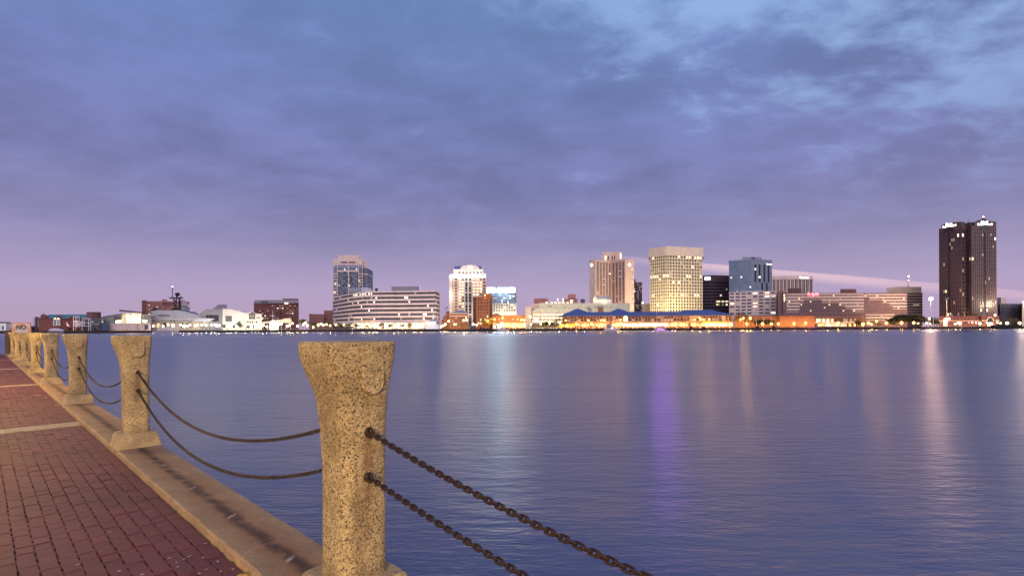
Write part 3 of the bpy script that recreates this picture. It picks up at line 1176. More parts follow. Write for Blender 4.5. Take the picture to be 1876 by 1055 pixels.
# ---- 0 white hut at the far left
h = flat('waterside_hut', 'small white hut with dark door at far left beyond the timber pile', 'hut',
         [('wall', WPAINT, [R4(-6, 11, 592, 606)], 5, 0), ('wall', GREY, [R4(11.2, 20, 592, 606)], 5, .3), ('roof', GREYD, [[(-7, 592), (21, 592), (19, 589.5), (-4, 589.5)]], 6, -.2),
          ('door', BLACK, [R4(4, 6.5, 597, 604)], .3, -.2)], 470)
b = MB(); b.box(XX(-40, 470), XX(21, 470), 468, 478, -2, ZZ(605.5, 10, 470)); b.build('pier', BULK, h)
light(h, 2, 597, 462, 900, (1, .9, .8))

# ---- 1 brick waterfront building with teal roof
Y = 486
B = Bldg('brick_building', 'long red brick building with teal metal roof and small cupola at left shore', 'building', [(71, Y), (150, Y + 2)], depth=16)
B.wall(ZZ(582.8, 100, Y), BRK)
b = MB()
zt, ze = ZZ(576, 100, Y + 8), ZZ(583, 100, Y)
x0, x1 = XX(68, Y), XX(163, Y)
b.add([(x0, Y - .6, ze), (x1, Y - .6, ze), (x1, Y + 9, zt), (x0 + 4, Y + 9, zt), (x0 - 8, Y + 18, ze), (x1, Y + 18, ze)], [(0, 1, 2, 3), (0, 3, 4), (3, 2, 5, 4), (0, 4, 5, 1)])
B.part(b, 'hip_roof', TEAL)
for (a, c, tp) in ((74.5, 86, 575.6), (104, 112, 577), (127, 138, 579)):
    b = MB(); profile(b, [(a, 583), (c, 583), (c, tp + 1.5), ((a + c) / 2, tp - .6), (a, tp + 1.5)], Y - .5, 5); B.part(b, 'gable', BRK)
b = MB(); pbox(b, 78, 82, 573, 577, Y + 6, 2); profile(b, [(77, 573), (83, 573), (80, 570.4)], Y + 5.8, 2.4); B.part(b, 'cupola', TAN)
b = MB(); b.cyl(XX(103, Y), Y + 5, ZZ(577, 103, Y), ZZ(571, 103, Y), .06, n=5); B.part(b, 'flagpole', GREY)
for a in (98.2, 104.6):
    paneuv(B.root, a, a + 5.2, 585.5, 595.5, Y - .1, 'g')
    b = MB()
    for q in (a - .6, a + 5.0):
        pbox(b, q, q + .9, 584.6, 596, Y - .35, .2)
    pbox(b, a + 2.3, a + 2.8, 584.6, 596, Y - .3, .1)
    for q in (584.4, 588, 592, 595.6):
        pbox(b, a - .6, a + 5.9, q, q + .7, Y - .33, .2)
    B.part(b, 'window_frame', WPAINT)
    paneuv(B.root, a + .6, a + 4.2, 582.9, 584.6, Y - .5, 's', 'wall_light')
b = MB()
for k in range(4):
    pbox(b, 60.5, 70.5, 583 + k * 4.2, 583.8 + k * 4.2, Y + 1, 5)
    pbox(b, 69.2, 70.8, 583 + k * 4.2, 587 + k * 4.2, Y + .6, .5)
pbox(b, 62, 63, 583, 600, Y + 1, .5)
B.part(b, 'balcony', GREY)
b = MB(); pbox(b, 64, 71, 580, 604, Y + 6, 8); B.part(b, 'side_wing', BRK2)
light(B.root, 59, 597, 470, 2500, (1, .8, .6)); light(B.root, 122, 594, 470, 2500, (1, .7, .5))
fl = flat('flag', 'red and white flag furled on a short staff beside the brick building', 'flag', [('cloth', mat('flag_red', (.5, .06, .05), .8, .1), [[(120.5, 598), (123.5, 594), (121.5, 588.5)]], .3, 0), ('cloth', WPAINT, [[(122.4, 597), (128, 598), (121.7, 589)]], .3, -.2)], 480)

# ---- 2 dark restaurant with brown drum
Y = 484
B = Bldg('dark_restaurant', 'dark low building topped by a round brown drum with white columned porch', 'building', [(150, Y + 1), (188, Y)], depth=14)
B.wall(ZZ(583, 170, Y), GREYD, parapet=.6, mpar=BRK2)
b = MB(); b.cyl(XX(172, Y + 6), Y + 6, ZZ(583.5, 172, Y), ZZ(572.8, 172, Y), 5.4, 5.4, 18); b.cyl(XX(172, Y + 6), Y + 6, ZZ(572.8, 172, Y), ZZ(571.2, 172, Y), 5.7, 5.1, 18); B.part(b, 'drum', BRK2, smooth=False)
b = MB()
for k in range(8):
    pbox(b, 164.5 + k * 2.4, 165.2 + k * 2.4, 594.5, 604, Y - 2, .4)
pbox(b, 163.5, 183, 592.6, 594.6, Y - 2.2, 2.6)
B.part(b, 'porch', GREY)
for q in (168.5, 186.6):
    paneuv(B.root, q, q + 2.2, 588.6, 590, Y - .1, 'n', 'lit_window')
b = MB(); pbox(b, 185.5, 199, 591.5, 605, Y - 3, 3); B.part(b, 'blue_container', mat('container_blue', (.06, .09, .16), .6, .15))

# ---- 3 steel linkspan frame
Y = 478
r = thing('steel_gantry', 'white steel frame towers joined by a truss walkway at the left shore', 'gantry', base(134, Y))
def frame(name, segs, w_):
    b = MB()
    for (u0_, v0_, u1_, v1_) in segs:
        for dy in (0, 2.4):
            b.tube([(XX(u0_, Y), Y + dy, ZZ(v0_, u0_, Y)), (XX(u1_, Y), Y + dy, ZZ(v1_, u1_, Y))], w_, 4)
    b.build(name, WPAINT, r)
frame('tower', [(134.5, 579.5, 134.5, 605), (141, 579.5, 141, 600), (134.5, 579.5, 141, 579.5), (134.5, 588, 141, 588), (134.5, 588, 141, 598)], .24)
frame('tower', [(150.5, 583.5, 150.5, 606), (162.5, 583.5, 162.5, 606), (150.5, 583.5, 162.5, 583.5), (150.5, 591.5, 162.5, 591.5), (150.5, 597, 162.5, 597)], .26)
frame('walkway', [(134, 588.5, 150, 589), (134, 597, 150, 597)] + [(136 + k * 3.5, 597, 138 + k * 3.5, 589) for k in range(4)] + [(138 + k * 3.5, 589, 139.5 + k * 3.5, 597) for k in range(4)], .15)
b = MB(); pbox(b, 153, 160, 598, 605, Y + 1, 2); b.build('cabin', BLACK, r)

# covered boat
def hull_mesh(b, x0, x1, yc, bw, z0, z1, bow=1, mi=0, rake=.12):
    """bow = +1: bow towards +x"""
    L_ = x1 - x0
    n = 10
    rings = []
    for i in range(n + 1):
        t = i / n
        tt = t if bow > 0 else 1 - t
        hb = bw * (1 - max(0, (tt - .55) / .45) ** 2.2) * (0.9 + .1 * min(1, tt / .2))
        hb = max(hb, .04)
        sh = (z1 - z0) * .18 * max(0, (tt - .5) * 2) ** 2
        x = x0 + L_ * t
        xb = x - (rake * L_ * max(0, tt - .6) / .4 * bow) * .6
        rings.append([(xb, yc - hb * .62, z0), (x, yc - hb, z1 + sh), (x, yc + hb, z1 + sh), (xb, yc + hb * .62, z0)])
    o = [p for q in rings for p in q]
    fs = [(i * 4 + q, (i + 1) * 4 + q, (i + 1) * 4 + (q + 1) % 4, i * 4 + (q + 1) % 4) for i in range(n) for q in range(4)]
    fs += [(0, 1, 2, 3), (n * 4 + 3, n * 4 + 2, n * 4 + 1, n * 4)]
    b.add(o, fs, mi)

def boat(name, label, u0, u1, Y, hullm, topv, decks, bow=1, free=2.2, extra=None, cat='boat'):
    x0, x1 = XX(u0, Y), XX(u1, Y)
    r = thing(name, label, cat, (x0, Y, 0))
    b = MB()
    hull_mesh(b, x0, x1, Y, min(3.4, (x1 - x0) * .16), -.4, free, bow)
    b.build('hull', hullm, r)
    for nm, m, ua, ub, va, vb, dep in decks:
        b = MB()
        sl = (ub - ua) * .12
        pts = [(ua, vb), (ub, vb), (ub - (sl if bow > 0 else sl * .3), va), (ua + (sl if bow < 0 else sl * .3), va)]
        profile(b, pts, Y - dep / 2, dep)
        b.build(nm, m, r)
    return r

cb = thing('covered_boat', 'moored boat under a pale shrink wrap cover in front of the brick building', 'boat', (XX(89, 468), 468, 0))
b = MB(); hull_mesh(b, XX(89, 468), XX(118, 468), 468, 2.0, -.3, 1.3, 1); b.build('hull', GREY, cb)
b = MB()
n = 10
for i in range(n):
    pass
pts = [(88.5, 606.2), (118, 606.2), (115, 603.4), (108, 601.6), (97, 601.2), (90.5, 603)]
profile(b, pts, 466.2, 3.6); b.build('cover', mat('pale_cover', (.62, .62, .68), .6, .1, 1), cb)

# ---- 4 low sheds and the glass pavilion
Y = 492
flat('sloped_shed', 'grey green shed with a rising roof line left of the bright glass pavilion', 'building',
     [('wall', mat('sage_cladding', (.26, .28, .25), .8, .1), [[(189, 605), (223, 605), (223, 575.5), (189, 581)]], 16, 0), ('roof', GREYD, [[(188, 581), (223.5, 575.4), (223.5, 574.2), (188, 579.8)]], 17, -.5),
      ('louvre', GREYD, [R4(209, 222, 579, 592)], .4, -.3)], Y)
Y = 489
r = thing('glass_pavilion', 'brightly lit glass pavilion with tilted flat roof above a pale base wall', 'pavilion', base(222, Y))
b = MB(); pbox(b, 223, 259, 574, 593, Y + 3, 12); b.build('wall', CREAM, r)
b = MB(); profile(b, [(218.5, 568.6), (219.2, 567.0), (272, 572.6), (272, 574)], Y - 2.5, 18); b.build('roof', GREYD, r)
for k in range(6):
    paneuv(r, 231.5 + k * 4.6, 235.6 + k * 4.6, 583, 591.2, Y + 2.9, 's', 'lit_window')
    paneuv(r, 231.5 + k * 4.6, 235.6 + k * 4.6, 575.5, 582, Y + 2.9, 'w', 'lit_window')
for k in range(4):
    paneuv(r, 212 + k * 2.8, 214.3 + k * 2.8, 586.5, 591.5, Y - .3, 's', 'lit_window')
for k in range(3):
    paneuv(r, 261.5 + k * 3, 263.8 + k * 3, 586, 591, Y + 1.9, 's', 'lit_window')
b = MB()
for q in (228, 237, 249, 258):
    pbox(b, q, q + .8, 572, 592, Y + 1.5, .5)
b.build('column', WHITE, r)
b = MB(); pbox(b, 259, 277, 577, 593, Y + 2, 10); b.build('side_wing', GREY, r)
b = MB(); profile(b, [(257, 576.6), (281, 575.6), (281, 577.4), (257, 578)], Y, 13); b.build('side_roof', SAND, r)
b = MB(); pbox(b, 199.5, 276, 592.6, 606.5, Y - 4, 12); b.build('base_wall', TAN, r)
b = MB(); pbox(b, 265, 271.5, 594.5, 603, Y - 4.3, .5); b.build('gate', GREYD, r)
b = MB(); pbox(b, 251.4, 252, 575, 606, Y - 5, .3); b.build('pole', GREY, r)
light(r, 242, 580, Y - 3, 3500, (1, .82, .45)); light(r, 225, 578, Y - 4, 1200, (1, .82, .45)); light(r, 265, 587, Y - 6, 500, (1, .82, .45))
fb = MB(); pbox(fb, 213, 258, 605.6, 607.5, 470, 4); fb = fb.build('pontoon', mat('red_brown_float', (.16, .05, .04), .8, .2)); tag(fb, 'low reddish floating pontoon below the pale pavilion wall', 'pontoon')

# ---- 5 pink high rise far behind
Y = 900
B = Bldg('apartment_tower', 'wide pink brick apartment block with many small windows behind the warship mast', 'building', [(260, Y - 10), (268, Y), (347, Y + 30)], depth=20)
B.wall(ZZ(552.6, 268, Y), BRKP, parapet=1.2)
for a, c, v in ((261, 268.5, 549.6), (297, 306.5, 548.4), (330, 338, 550)):
    b = MB(); pbox(b, a, c, v, 554, Y - 1, 8); B.part(b, 'penthouse', BRKP)
B.win(1, ZZ(576, 300, Y), ZZ(554, 300, Y), 22, 7, .55, .4, picker(.10, .15, 'wn', 'gh'), o=.1)
b = MB(); grid(b, B.W[1], ZZ(576, 300, Y), ZZ(553.6, 300, Y), 11, 7, 1.4, .9, .8); B.part(b, 'balcony', BRKP)

# ---- 6 warship
Y = 548
r = thing('warship', 'grey battleship with dark lattice mast and radar behind the museum', 'ship', base(285, Y))
b = MB()
def bar(u0_, v0_, u1_, v1_, w_=.35, dy=0):
    b.tube([(XX(u0_, Y + dy), Y + dy, ZZ(v0_, u0_, Y)), (XX(u1_, Y + dy), Y + dy, ZZ(v1_, u1_, Y))], w_ * 1.6, 6)
for s_ in ((316.3, 525, 316.3, 546, .22), (311, 545.6, 335, 545.6, .5), (324.5, 536.5, 324.5, 546, .55), (319.5, 546, 318.5, 567, .3), (324.5, 546, 321.5, 567, .3), (329, 546, 329.5, 567, .62), (319, 556, 329.5, 556, .25),
           (319.5, 546, 324, 556, .18), (324.5, 546, 319.4, 556, .18), (319.3, 556, 322, 566, .18), (315.5, 548, 320, 552, .2), (331.5, 541.5, 331.5, 546, .25)):
    bar(*s_)
b.build('mast', BLACK, r)
b = MB(); b.ball((XX(325.5, Y), Y, ZZ(539, 325, Y)), 2.5, 0, 8, 5, .75); pbox(b, 322, 329, 541, 542, Y, 1.2); b.build('radar', BLACK, r)
b = MB(); b.ball((XX(316.3, Y), Y, ZZ(525, 316, Y)), .5); b.build('mast_lamp', glow('mast_lamp', (1, .9, .85), 12), r)
for p in ([(328.5, 567), (347, 568), (345, 560), (344.6, 556), (338, 553.5), (332, 555), (329, 560)], [(335, 549), (339, 549.5), (339.5, 554), (334, 554)]):
    b = MB(); profile(b, p, Y + 1, 8); b.build('superstructure', SHIPG, r)
b = MB(); pbox(b, 332, 346, 560.5, 561.4, Y, 9); pbox(b, 338, 349, 564, 564.8, Y, 9); b.build('deck', GREYD, r)
for p in ([(276.5, 569), (288, 568.5), (287, 565), (283, 564), (279, 566)], [(314.5, 568), (327.5, 568), (325, 563.5), (322, 562), (318, 563.5)]):
    b = MB(); profile(b, p, Y - 2, 6); b.build('gun_turret', BLACK, r)
b = MB(); bar(287, 565.6, 292, 564.8, .3, -1); b.build('gun_barrel', BLACK, r)
b = MB(); profile(b, [(327, 576), (366, 580), (364, 575), (357, 571), (350, 571), (347, 568.5), (329, 568)], Y - 1, 10); b.build('hull', mat('hull_blue_grey', (.16, .2, .3), .6, .12), r)

# ---- 7 museum: long grey hall and floodlit white front
Y = 505
r = thing('museum_hall', 'long windowless grey museum hall with sloping ends and dark slot', 'building', base(276, Y))
b = MB(); profile(b, [(281, 585.5), (366, 585.5), (364.6, 576.5), (345, 572.5), (329, 568.8), (288, 568.2), (276.5, 569.6)], Y, 30); b.build('wall', SHIPG, r)
b = MB(); pbox(b, 289.5, 311, 577, 578.7, Y - .2, .5); b.build('slot', BLACK, r)
b = MB(); pbox(b, 276.5, 366, 584.2, 585.2, Y - 2, 3); b.build('ledge', WHITE, r)
b = MB(); pbox(b, 279, 366, 585.3, 589, Y - .6, 20); b.build('lower_wall', SHIPG, r)
b = MB(); pbox(b, 279, 366, 589, 605, Y + 2, 15); b.build('ground_floor', SAND, r)
for q in (312, 318):
    paneuv(r, q, q + 3, 587, 588.5, Y - .7, 'g')
for k in range(14):
    b = MB(); pbox(b, 280 + k * 6.2, 280.6 + k * 6.2, 589, 604, Y - .4, .5); b.build('column', GREY, r)
    paneuv(r, 281 + k * 6.2, 285.6 + k * 6.2, 592, 600, Y + 1.9, random.choice('dwdhd'), 'ground_window')
Y = 498
r2 = thing('entrance_canopy', 'glass sided canopy with sloped grey roof and lit timber posts before the museum', 'canopy', base(353, Y))
b = MB(); profile(b, [(352, 588.6), (384.5, 588.6), (394, 583.6), (365, 582.2)], Y - 2, 10); b.build('roof', mat('pale_metal_roof', (.45, .47, .53), .5, .08), r2)
for k in range(6):
    b = MB(); pbox(b, 354.5 + k * 6.6, 355.2 + k * 6.6, 588, 604, Y - 1.5, .4); b.build('post', CREAM, r2)
    if k < 5:
        b = MB(); b.tube([(XX(355 + k * 6.6, Y), Y, ZZ(602, 355, Y)), (XX(361 + k * 6.6, Y), Y, ZZ(595, 355, Y))], .14, 4); b.build('brace', CREAM, r2)
b = MB(); pbox(b, 354, 390, 589, 604, Y + 5, .5); b.build('back_wall', SAND, r2)
light(r2, 372, 592, Y + 1, 900, (1, .85, .5))
Y = 500
r = thing('museum', 'floodlit white museum front with wavy parapet, gabled glass bay and dome roof box', 'building', base(366, Y))
b = MB(); profile(b, [(366, 605), (408, 605), (408, 565.7), (377.5, 566.4), (366, 574.2)], Y + 2, 26); b.build('side_wall', GREY, r)  # shaded side of the white building, its shadow put in as grey
b = MB(); profile(b, [(408, 606), (480, 606), (480, 574.8), (468.5, 574.2), (462, 569.6), (455.5, 573.6), (448, 573.4), (443, 571.6), (438, 569.2), (431, 568.8), (427, 566.8), (424, 565.9), (408, 565.6)], Y, 28); b.build('front_wall', WHITE, r)
b = MB(); profile(b, [(389.5, 566), (416.5, 566), (416, 557.8), (400.5, 557.6)], Y + 12, 10); b.build('roof_box', GREY, r)
for k in range(5):
    paneuv(r, 378 + k * 4.6, 382 + k * 4.6, 577, 588.5, Y + 1.9, 'g')
b = MB(); pbox(b, 413, 425, 578.5, 589, Y - .3, .5); b.build('grey_panel', GREYD, r)
b = MB(); profile(b, [(456, 584.6), (467.6, 584.6), (467.6, 575), (462, 571), (456, 575)], Y - .25, .4); b.build('bay_glass', GLASS2, r)
b = MB()
for q in (459.6, 463.4):
    pbox(b, q, q + .5, 573.4, 584.6, Y - .4, .2)
pbox(b, 456, 467.6, 579, 579.6, Y - .42, .2)
b.build('bay_mullion', WHITE, r)
b = MB()
for q in range(5):
    pbox(b, 469.6 + q * 1.4, 470.6 + q * 1.4, 581 + (q % 2) * .6, 582.8, Y - .25, .3)
b.build('sign_mark', BLACK, r)
for k in range(6):
    paneuv(r, 449 + k * 4, 451.4 + k * 4, 588, 591.5, Y - .05, random.choice('ghd'))
b = MB(); profile(b, [(431, 594), (438, 588), (441, 589), (441, 594)], Y - 1.5, 1.5); b.build('porch', GREYD, r)
for q, p_ in ((416, 2600), (436, 2600), (456, 2200), (474, 1500)):
    light(r, q, 596, Y - 9, p_, (1, .86, .56), 1.0)

# ---- 8 red brick mid rise
Y = 575
B = Bldg('brick_offices', 'dark red brick mid rise with grey mansard top behind the white tent', 'building', [(465.3, Y), (547.5, Y + 4)], depth=24)
B.wall(ZZ(555.5, 500, Y), BRK)
b = MB(); profile(b, [(465, 555.6), (547.7, 555.3), (546.6, 549.2), (466.4, 549.8)], Y - .3, 24); B.part(b, 'mansard', GREY)
b = MB(); pbox(b, 518.5, 547, 547, 550, Y + 3, 12); B.part(b, 'penthouse', BRK2)
b = MB(); pbox(b, 479, 491, 551.5, 557.6, Y - .5, 1.2); B.part(b, 'dormer', GREYD)
for q in (521.8, 525.2):
    paneuv(B.root, q, q + 2.6, 554.2, 557, Y - .4, 's', 'lit_window')
B.win(0, ZZ(590, 500, Y), ZZ(557.5, 500, Y), 18, 7, .5, .42, picker(.05, .22, 'wn', 'ghh'), o=.03)
b = MB(); pbox(b, 510.5, 512, 556, 600, Y - .35, .5); B.part(b, 'downpipe_bay', BRK2)

# ---- 9 tent canopy and mast
Y = 492
r = thing('tensile_tent', 'pale tensile tent roof rising to the right in front of the brick mid rise', 'tent', base(481, Y))
b = MB(); profile(b, [(480.5, 592), (481, 589.6), (506, 586.4), (520, 584.4), (530, 582.2), (534, 586), (534, 592), (510, 590.4), (495, 591)], Y, 14); b.build('fabric', mat('tent_fabric', (.55, .48, .40), .8, .06), r)
b = MB()
for k in range(7):
    pbox(b, 482 + k * 8.3, 482.5 + k * 8.3, 589, 605, Y + .3, .25)
b.build('post', WPAINT, r)
r = thing('ship_mast', 'tall white ship mast with one crossarm standing over the lit white marquee', 'mast', base(500, Y - 6))
b = MB(); b.cyl(XX(500, Y - 6), Y - 6, ZG, ZZ(568, 500, Y - 6), .3, .12, 8); b.build('pole', WPAINT, r)
b = MB(); pbox(b, 496.6, 504, 578, 578.7, Y - 6.4, .3); b.build('crossarm', WPAINT, r)
b = MB(); profile(b, [(497.5, 588), (503, 588), (502, 585.6), (498.5, 585.6)], Y - 7, 2); b.build('platform', WPAINT, r)
r = thing('marquee', 'dazzling white marquee lit from inside below the ship mast', 'marquee', base(494, Y - 8))
b = MB(); profile(b, [(494, 604), (510, 604), (510, 592), (507.5, 588.6), (502, 586.8), (496.5, 588.6), (494, 592)], Y - 8, 6); b.build('fabric', glow('marquee_glow', (1, .93, .72), 2.4), r)

# ---- 10 small pinkish blocks
flat('pink_block', 'low pink block left of the tall banded tower', 'building', [('wall', BRKP, [R4(567, 593.5, 576, 604)], 20, 0), ('stair_tower', BRKP, [R4(566.5, 571, 574.6, 604)], 8, -1), ('roof', GREYD, [R4(566.5, 593.6, 575.4, 576)], 20, .2)], 640)
r = flat('stepped_block', 'taller plain pink block tucked behind the curved white offices', 'building', [('wall', BRKP, [R4(593.6, 612, 569.6, 604)], 20, 0), ('roof', BRK2, [R4(593.4, 612.4, 568.8, 569.6)], 20, -.2)], 650)
for a in range(5):
    for c_ in range(3):
        paneuv(r, 596 + a * 3.1, 597.3 + a * 3.1, 573 + c_ * 5, 575 + c_ * 5, 649.9, 'h')

# ---- 11 tall banded tower
Y = 700
B = Bldg('banded_tower', 'tall tower of blue glass and tan precast behind the curved white offices', 'tower', [(610.6, Y), (665, Y + 2), (665.05, Y + 6), (673.3, Y + 6.5), (683.4, Y + 42)], depth=45)
zz = lambda v: ZZ(v, 640, Y)
b = MB(); b.prism(B.poly, ZG, zz(490.5)); B.part(b, 'wall', mat('grey_blue_mullion', (.17, .175, .23), .6, .1))
b = MB()
for a_, c_ in ((610.5, 611.3), (618, 619), (657, 658), (664.4, 665.2)):
    pbox(b, a_, c_, 484.6, 600, Y - .25, .5)
for k in range(9):
    for a_, c_ in ((610.6, 618.4), (657.4, 665)):
        pbox(b, a_, c_, 500.6 + k * 5.2, 502.6 + k * 5.2, Y - .2, .5)
B.part(b, 'pier', TAN)
b = MB(); pbox(b, 610.6, 665, 474, 491, Y + .02, 40); pbox(b, 664.5, 671.6, 474.5, 491, Y + 6, 34); B.part(b, 'crown', TAN)
b = MB(); profile(b, [(620.4, 475), (657.5, 475), (657, 467.4), (621, 467.4)], Y + 6, 26); B.part(b, 'penthouse', TAN)
b = MB(); pbox(b, 657.4, 661.5, 469.5, 475, Y + 12, 14); B.part(b, 'penthouse', TAN)
for q in (625, 639.6):
    b = MB(); pbox(b, q, q + 12.2, 479.4, 482, Y - .2, .5); B.part(b, 'louvre', BRK2)
pk = picker(.022, .045, 'wn', 'b')
def panes(a, c, v0, v1, cols, rows, Yp=Y, fw=.86, fh=.82, base='b', lit=.02, dim=.04):
    windows(B.root, Wall((XX(a, Yp), Yp), (XX(c, Yp), Yp)), zz(v1), zz(v0), cols, rows, fw, fh, picker(lit, dim, 'wn', base), single=False, o=.12)
panes(611.2, 618, 485.2, 500.5, 3, 5); panes(619, 638, 485.2, 494.8, 8, 3); panes(639.2, 657, 485.2, 494.8, 8, 3); panes(658, 664.6, 485.2, 500.5, 3, 5)
panes(619, 638, 498.2, 540, 9, 11, lit=.02, dim=.05, base='bbg'); panes(639.2, 657, 498.2, 540, 9, 11, lit=.02, dim=.05, base='bbg')
for a, c in ((611.2, 618), (658, 664.6)):
    for k in range(9):
        panes(a, c, 502.6 + k * 5.2, 505.6 + k * 5.2, 3, 1, base='gb', lit=.08)
panes(665.6, 672.8, 492.5, 500, 3, 3, Y + 6.5); panes(665.6, 672.8, 504.5, 526, 3, 8, Y + 6.5)
B.win(3, zz(526) - 3, zz(504.5), 7, 8, .8, .8, picker(.02, .05, 'w', 'hb'), single=False, o=.12)
b = MB(); pbox(b, 638, 639.2, 485, 540, Y - .35, .5); pbox(b, 618.2, 657.4, 495.2, 497.8, Y - .3, .5); B.part(b, 'white_rib', PINK)
b = MB(); b.prism(B.ring(.3)[2:5] + [(B.poly[2][0], B.poly[2][1] + 20)], zz(502.6), zz(500.6)); B.part(b, 'white_rib', PINK)

# ---- 12 curved banded offices by the water
arc = []
for t in range(13):
    a = t / 12
    u = 611 + (684 - 611) * a
    yy = 500 + 92 * (1 - a) ** 2.0
    arc.append((u, yy))
pts = arc + [(722, 497), (722.05, 499), (797.6, 492), (804.6, 519)]
B = Bldg('curved_offices', 'long white banded office block with rounded left end behind the ferry', 'building', pts, depth=40)
z_top, z_b = ZZ(534.2, 684, 500), ZZ(588, 684, 500)
n_fl = 7
fh_ = (z_top - z_b) / n_fl
b = MB(); b.prism(B.poly, ZG, z_top - .6); B.part(b, 'glass_core', GLASS)
for k in range(n_fl + 1):
    z0 = z_b + k * fh_ - 1.15 if k else ZG + 5.6
    z1 = z_b + k * fh_ + 1.15
    b = MB(); b.prism(B.ring(.55), z0, min(z1, z_top)); B.part(b, 'spandrel', PINK)
b = MB(); b.prism(B.ring(.2), z_top - 1.1, z_top + .5); B.part(b, 'parapet', PINK)
for i, W in enumerate(B.W):
    if W.len < 3:
        continue
    cols = max(1, int(W.len / 2.1))
    mb = MB(); mbl = {}
    for k in range(n_fl):
        zc = z_b + (k + .5) * fh_
        for c_ in range(cols):
            s = (c_ + .5) * W.len / cols
            x = random.random()
            lit = x < (.85 if (k == n_fl - 1 and 3 < i < 12 and i > 5) else .035)
            key = 'n' if lit else ('d' if x > .97 else None)
            mb.wbox(W, s - .18 + 1.0, s + .18 + 1.0, -.2, .2, zc - fh_ / 2, zc + fh_ / 2)
            if key:
                win(B.root, W, s, zc, 1.7, fh_ * .42, key, .05, 'lit_window')
    B.part(mb, 'mullions', GREYD, kind='stuff')
b = MB(); pbox(b, 640, 663, 527.4, 535, 520, 10); B.part(b, 'glass_penthouse', BLUEF)
b = MB(); profile(b, [(663, 535), (683, 534.5), (680, 529), (672, 526.4), (663, 526.4)], 519, 12); B.part(b, 'penthouse', mat('pale_blue_panel', (.42, .47, .58), .5, .06))
b = MB(); pbox(b, 717.5, 768.5, 524.8, 533, 515, 14); B.part(b, 'plant_room', GREY)
b = MB(); pbox(b, 769.2, 771, 524.4, 533, 514, 1); B.part(b, 'flue', WPAINT)
b = MB(); pbox(b, 687.5, 692.5, 528, 534, 512, 3); B.part(b, 'cooling_unit', BLACK)
b = MB()
for q in (648.5, 653.5, 658.5, 663, 679, 683.5):
    pbox(b, q, q + 1.1, 582, 603, 494.5, .8)
B.part(b, 'column', PINK)
b = MB(); pbox(b, 646, 686, 580.4, 583, 493.8, 12); B.part(b, 'porch_roof', PINK)
for k in range(22):
    u = 640 + k * 7.2
    paneuv(B.root, u, u + 5.6, 592, 601, 489.5 if u > 690 else 497, random.choice('swdshdw'), 'shop_window')
b = MB(); pbox(b, 690, 797, 590, 603, 489.7, 3); B.part(b, 'ground_floor', TAN)
light(B.root, 700, 598, 478, 1500, (1, .8, .5), 1); light(B.root, 760, 598, 478, 1500, (1, .8, .5), 1); light(B.root, 640, 598, 484, 1500, (1, .85, .6), 1)

# ---- 13 white crowned tower
Y = 600
B = Bldg('white_crowned_tower', 'tower with floodlit white crown, blue roof and curved pediment', 'tower', [(823.6, Y + 6), (829.5, Y), (891.3, Y + 3)], depth=34)
zz = lambda v: ZZ(v, 860, Y)
b = MB(); b.prism(B.poly, ZG, zz(509)); B.part(b, 'wall', ROSE)
for nm, a, c, v0, v1, dy, dp in (('shoulder', 824.2, 890.6, 501.8, 509.2, .3, 32), ('crown', 831, 885.8, 493, 502, 2, 26)):
    b = MB(); pbox(b, a, c, v0, v1, Y + dy, dp); B.part(b, nm, WHITE)
b = MB(); profile(b, [(832.2, 493.2), (883.2, 493.2), (881.5, 487.4), (834, 487.4)], Y + 4, 20); B.part(b, 'mansard', BLUER)
b = MB(); profile(b, [(843.6, 493.2)] + [(879 - (861.3 - 843.6) * (1 - cos(pi * (k) / 8)), 493.2 - 8 * sin(pi * k / 8) ** .8) for k in range(0, 8)], Y + 1, 8); B.part(b, 'pediment', PINK)
paneuv(B.root, 858, 866, 487.2, 492.6, Y + .9, 's', 'lit_window')
b = MB(); pbox(b, 823.4, 828.6, 504, 600, Y - 1, 5); B.part(b, 'corner_pier', WHITE)
for q in (851, 857.2, 864.6):
    b = MB(); pbox(b, q, q + 1.6, 502, 600, Y - .9, 1.2); B.part(b, 'white_rib', WHITE)
W = B.W[1]
for k in range(16):
    v = 511.8 + k * 5.55
    for u, ww, kk in ((835.6, 4.2, 'hhg'), (843, 3.8, 'wsndwh'), (848.4, 3.8, 'wndwgh'), (869, 4.4, 'wsnwdw'), (875.4, 3.6, 'wndhw'), (881.2, 3.6, 'wndhs'), (887.4, 4.0, 'hhg')):
        paneuv(B.root, u - ww / 2, u + ww / 2, v - 1.35, v + 1.35, Y - .1, random.choice(kk))
    for u in (854.7, 861.4):
        paneuv(B.root, u - 2.1, u + 2.1, v - 2.4, v + 2.2, Y - .1, 'g' if k % 4 else 'h')
for k in range(7):
    u = 842.5 + k * 6.6
    paneuv(B.root, u - 1.2, u + 1.2, 497.6, 501, Y + 1.9, 'h')
b = MB()
for k in range(4):
    pbox(b, 852.4, 864, 515 + k * 20, 516.6 + k * 20, Y - .7, .9)
B.part(b, 'white_rib', WHITE)
cool = (1, .93, .86)
for q in (828, 840, 850, 860, 870, 880, 888):
    light(B.root, q, 506, Y - 6.0, 1900, cool, .5)
    o = light(B.root, q, 503, Y - 1.2, 5600, cool, .5)      # added unseen spot, aimed outward to make the white streak on the river
    o.rotation_euler = Vector((0, -1, -.25)).to_track_quat('-Z', 'Y').to_euler()
light(B.root, 825, 540, Y - 12, 7000, (1, .86, .6), .6); light(B.root, 858, 520, Y - 9, 1800, cool); light(B.root, 826, 580, Y - 10, 5000, (1, .86, .6)); light(B.root, 860, 575, Y - 12, 5000, (1, .86, .7))

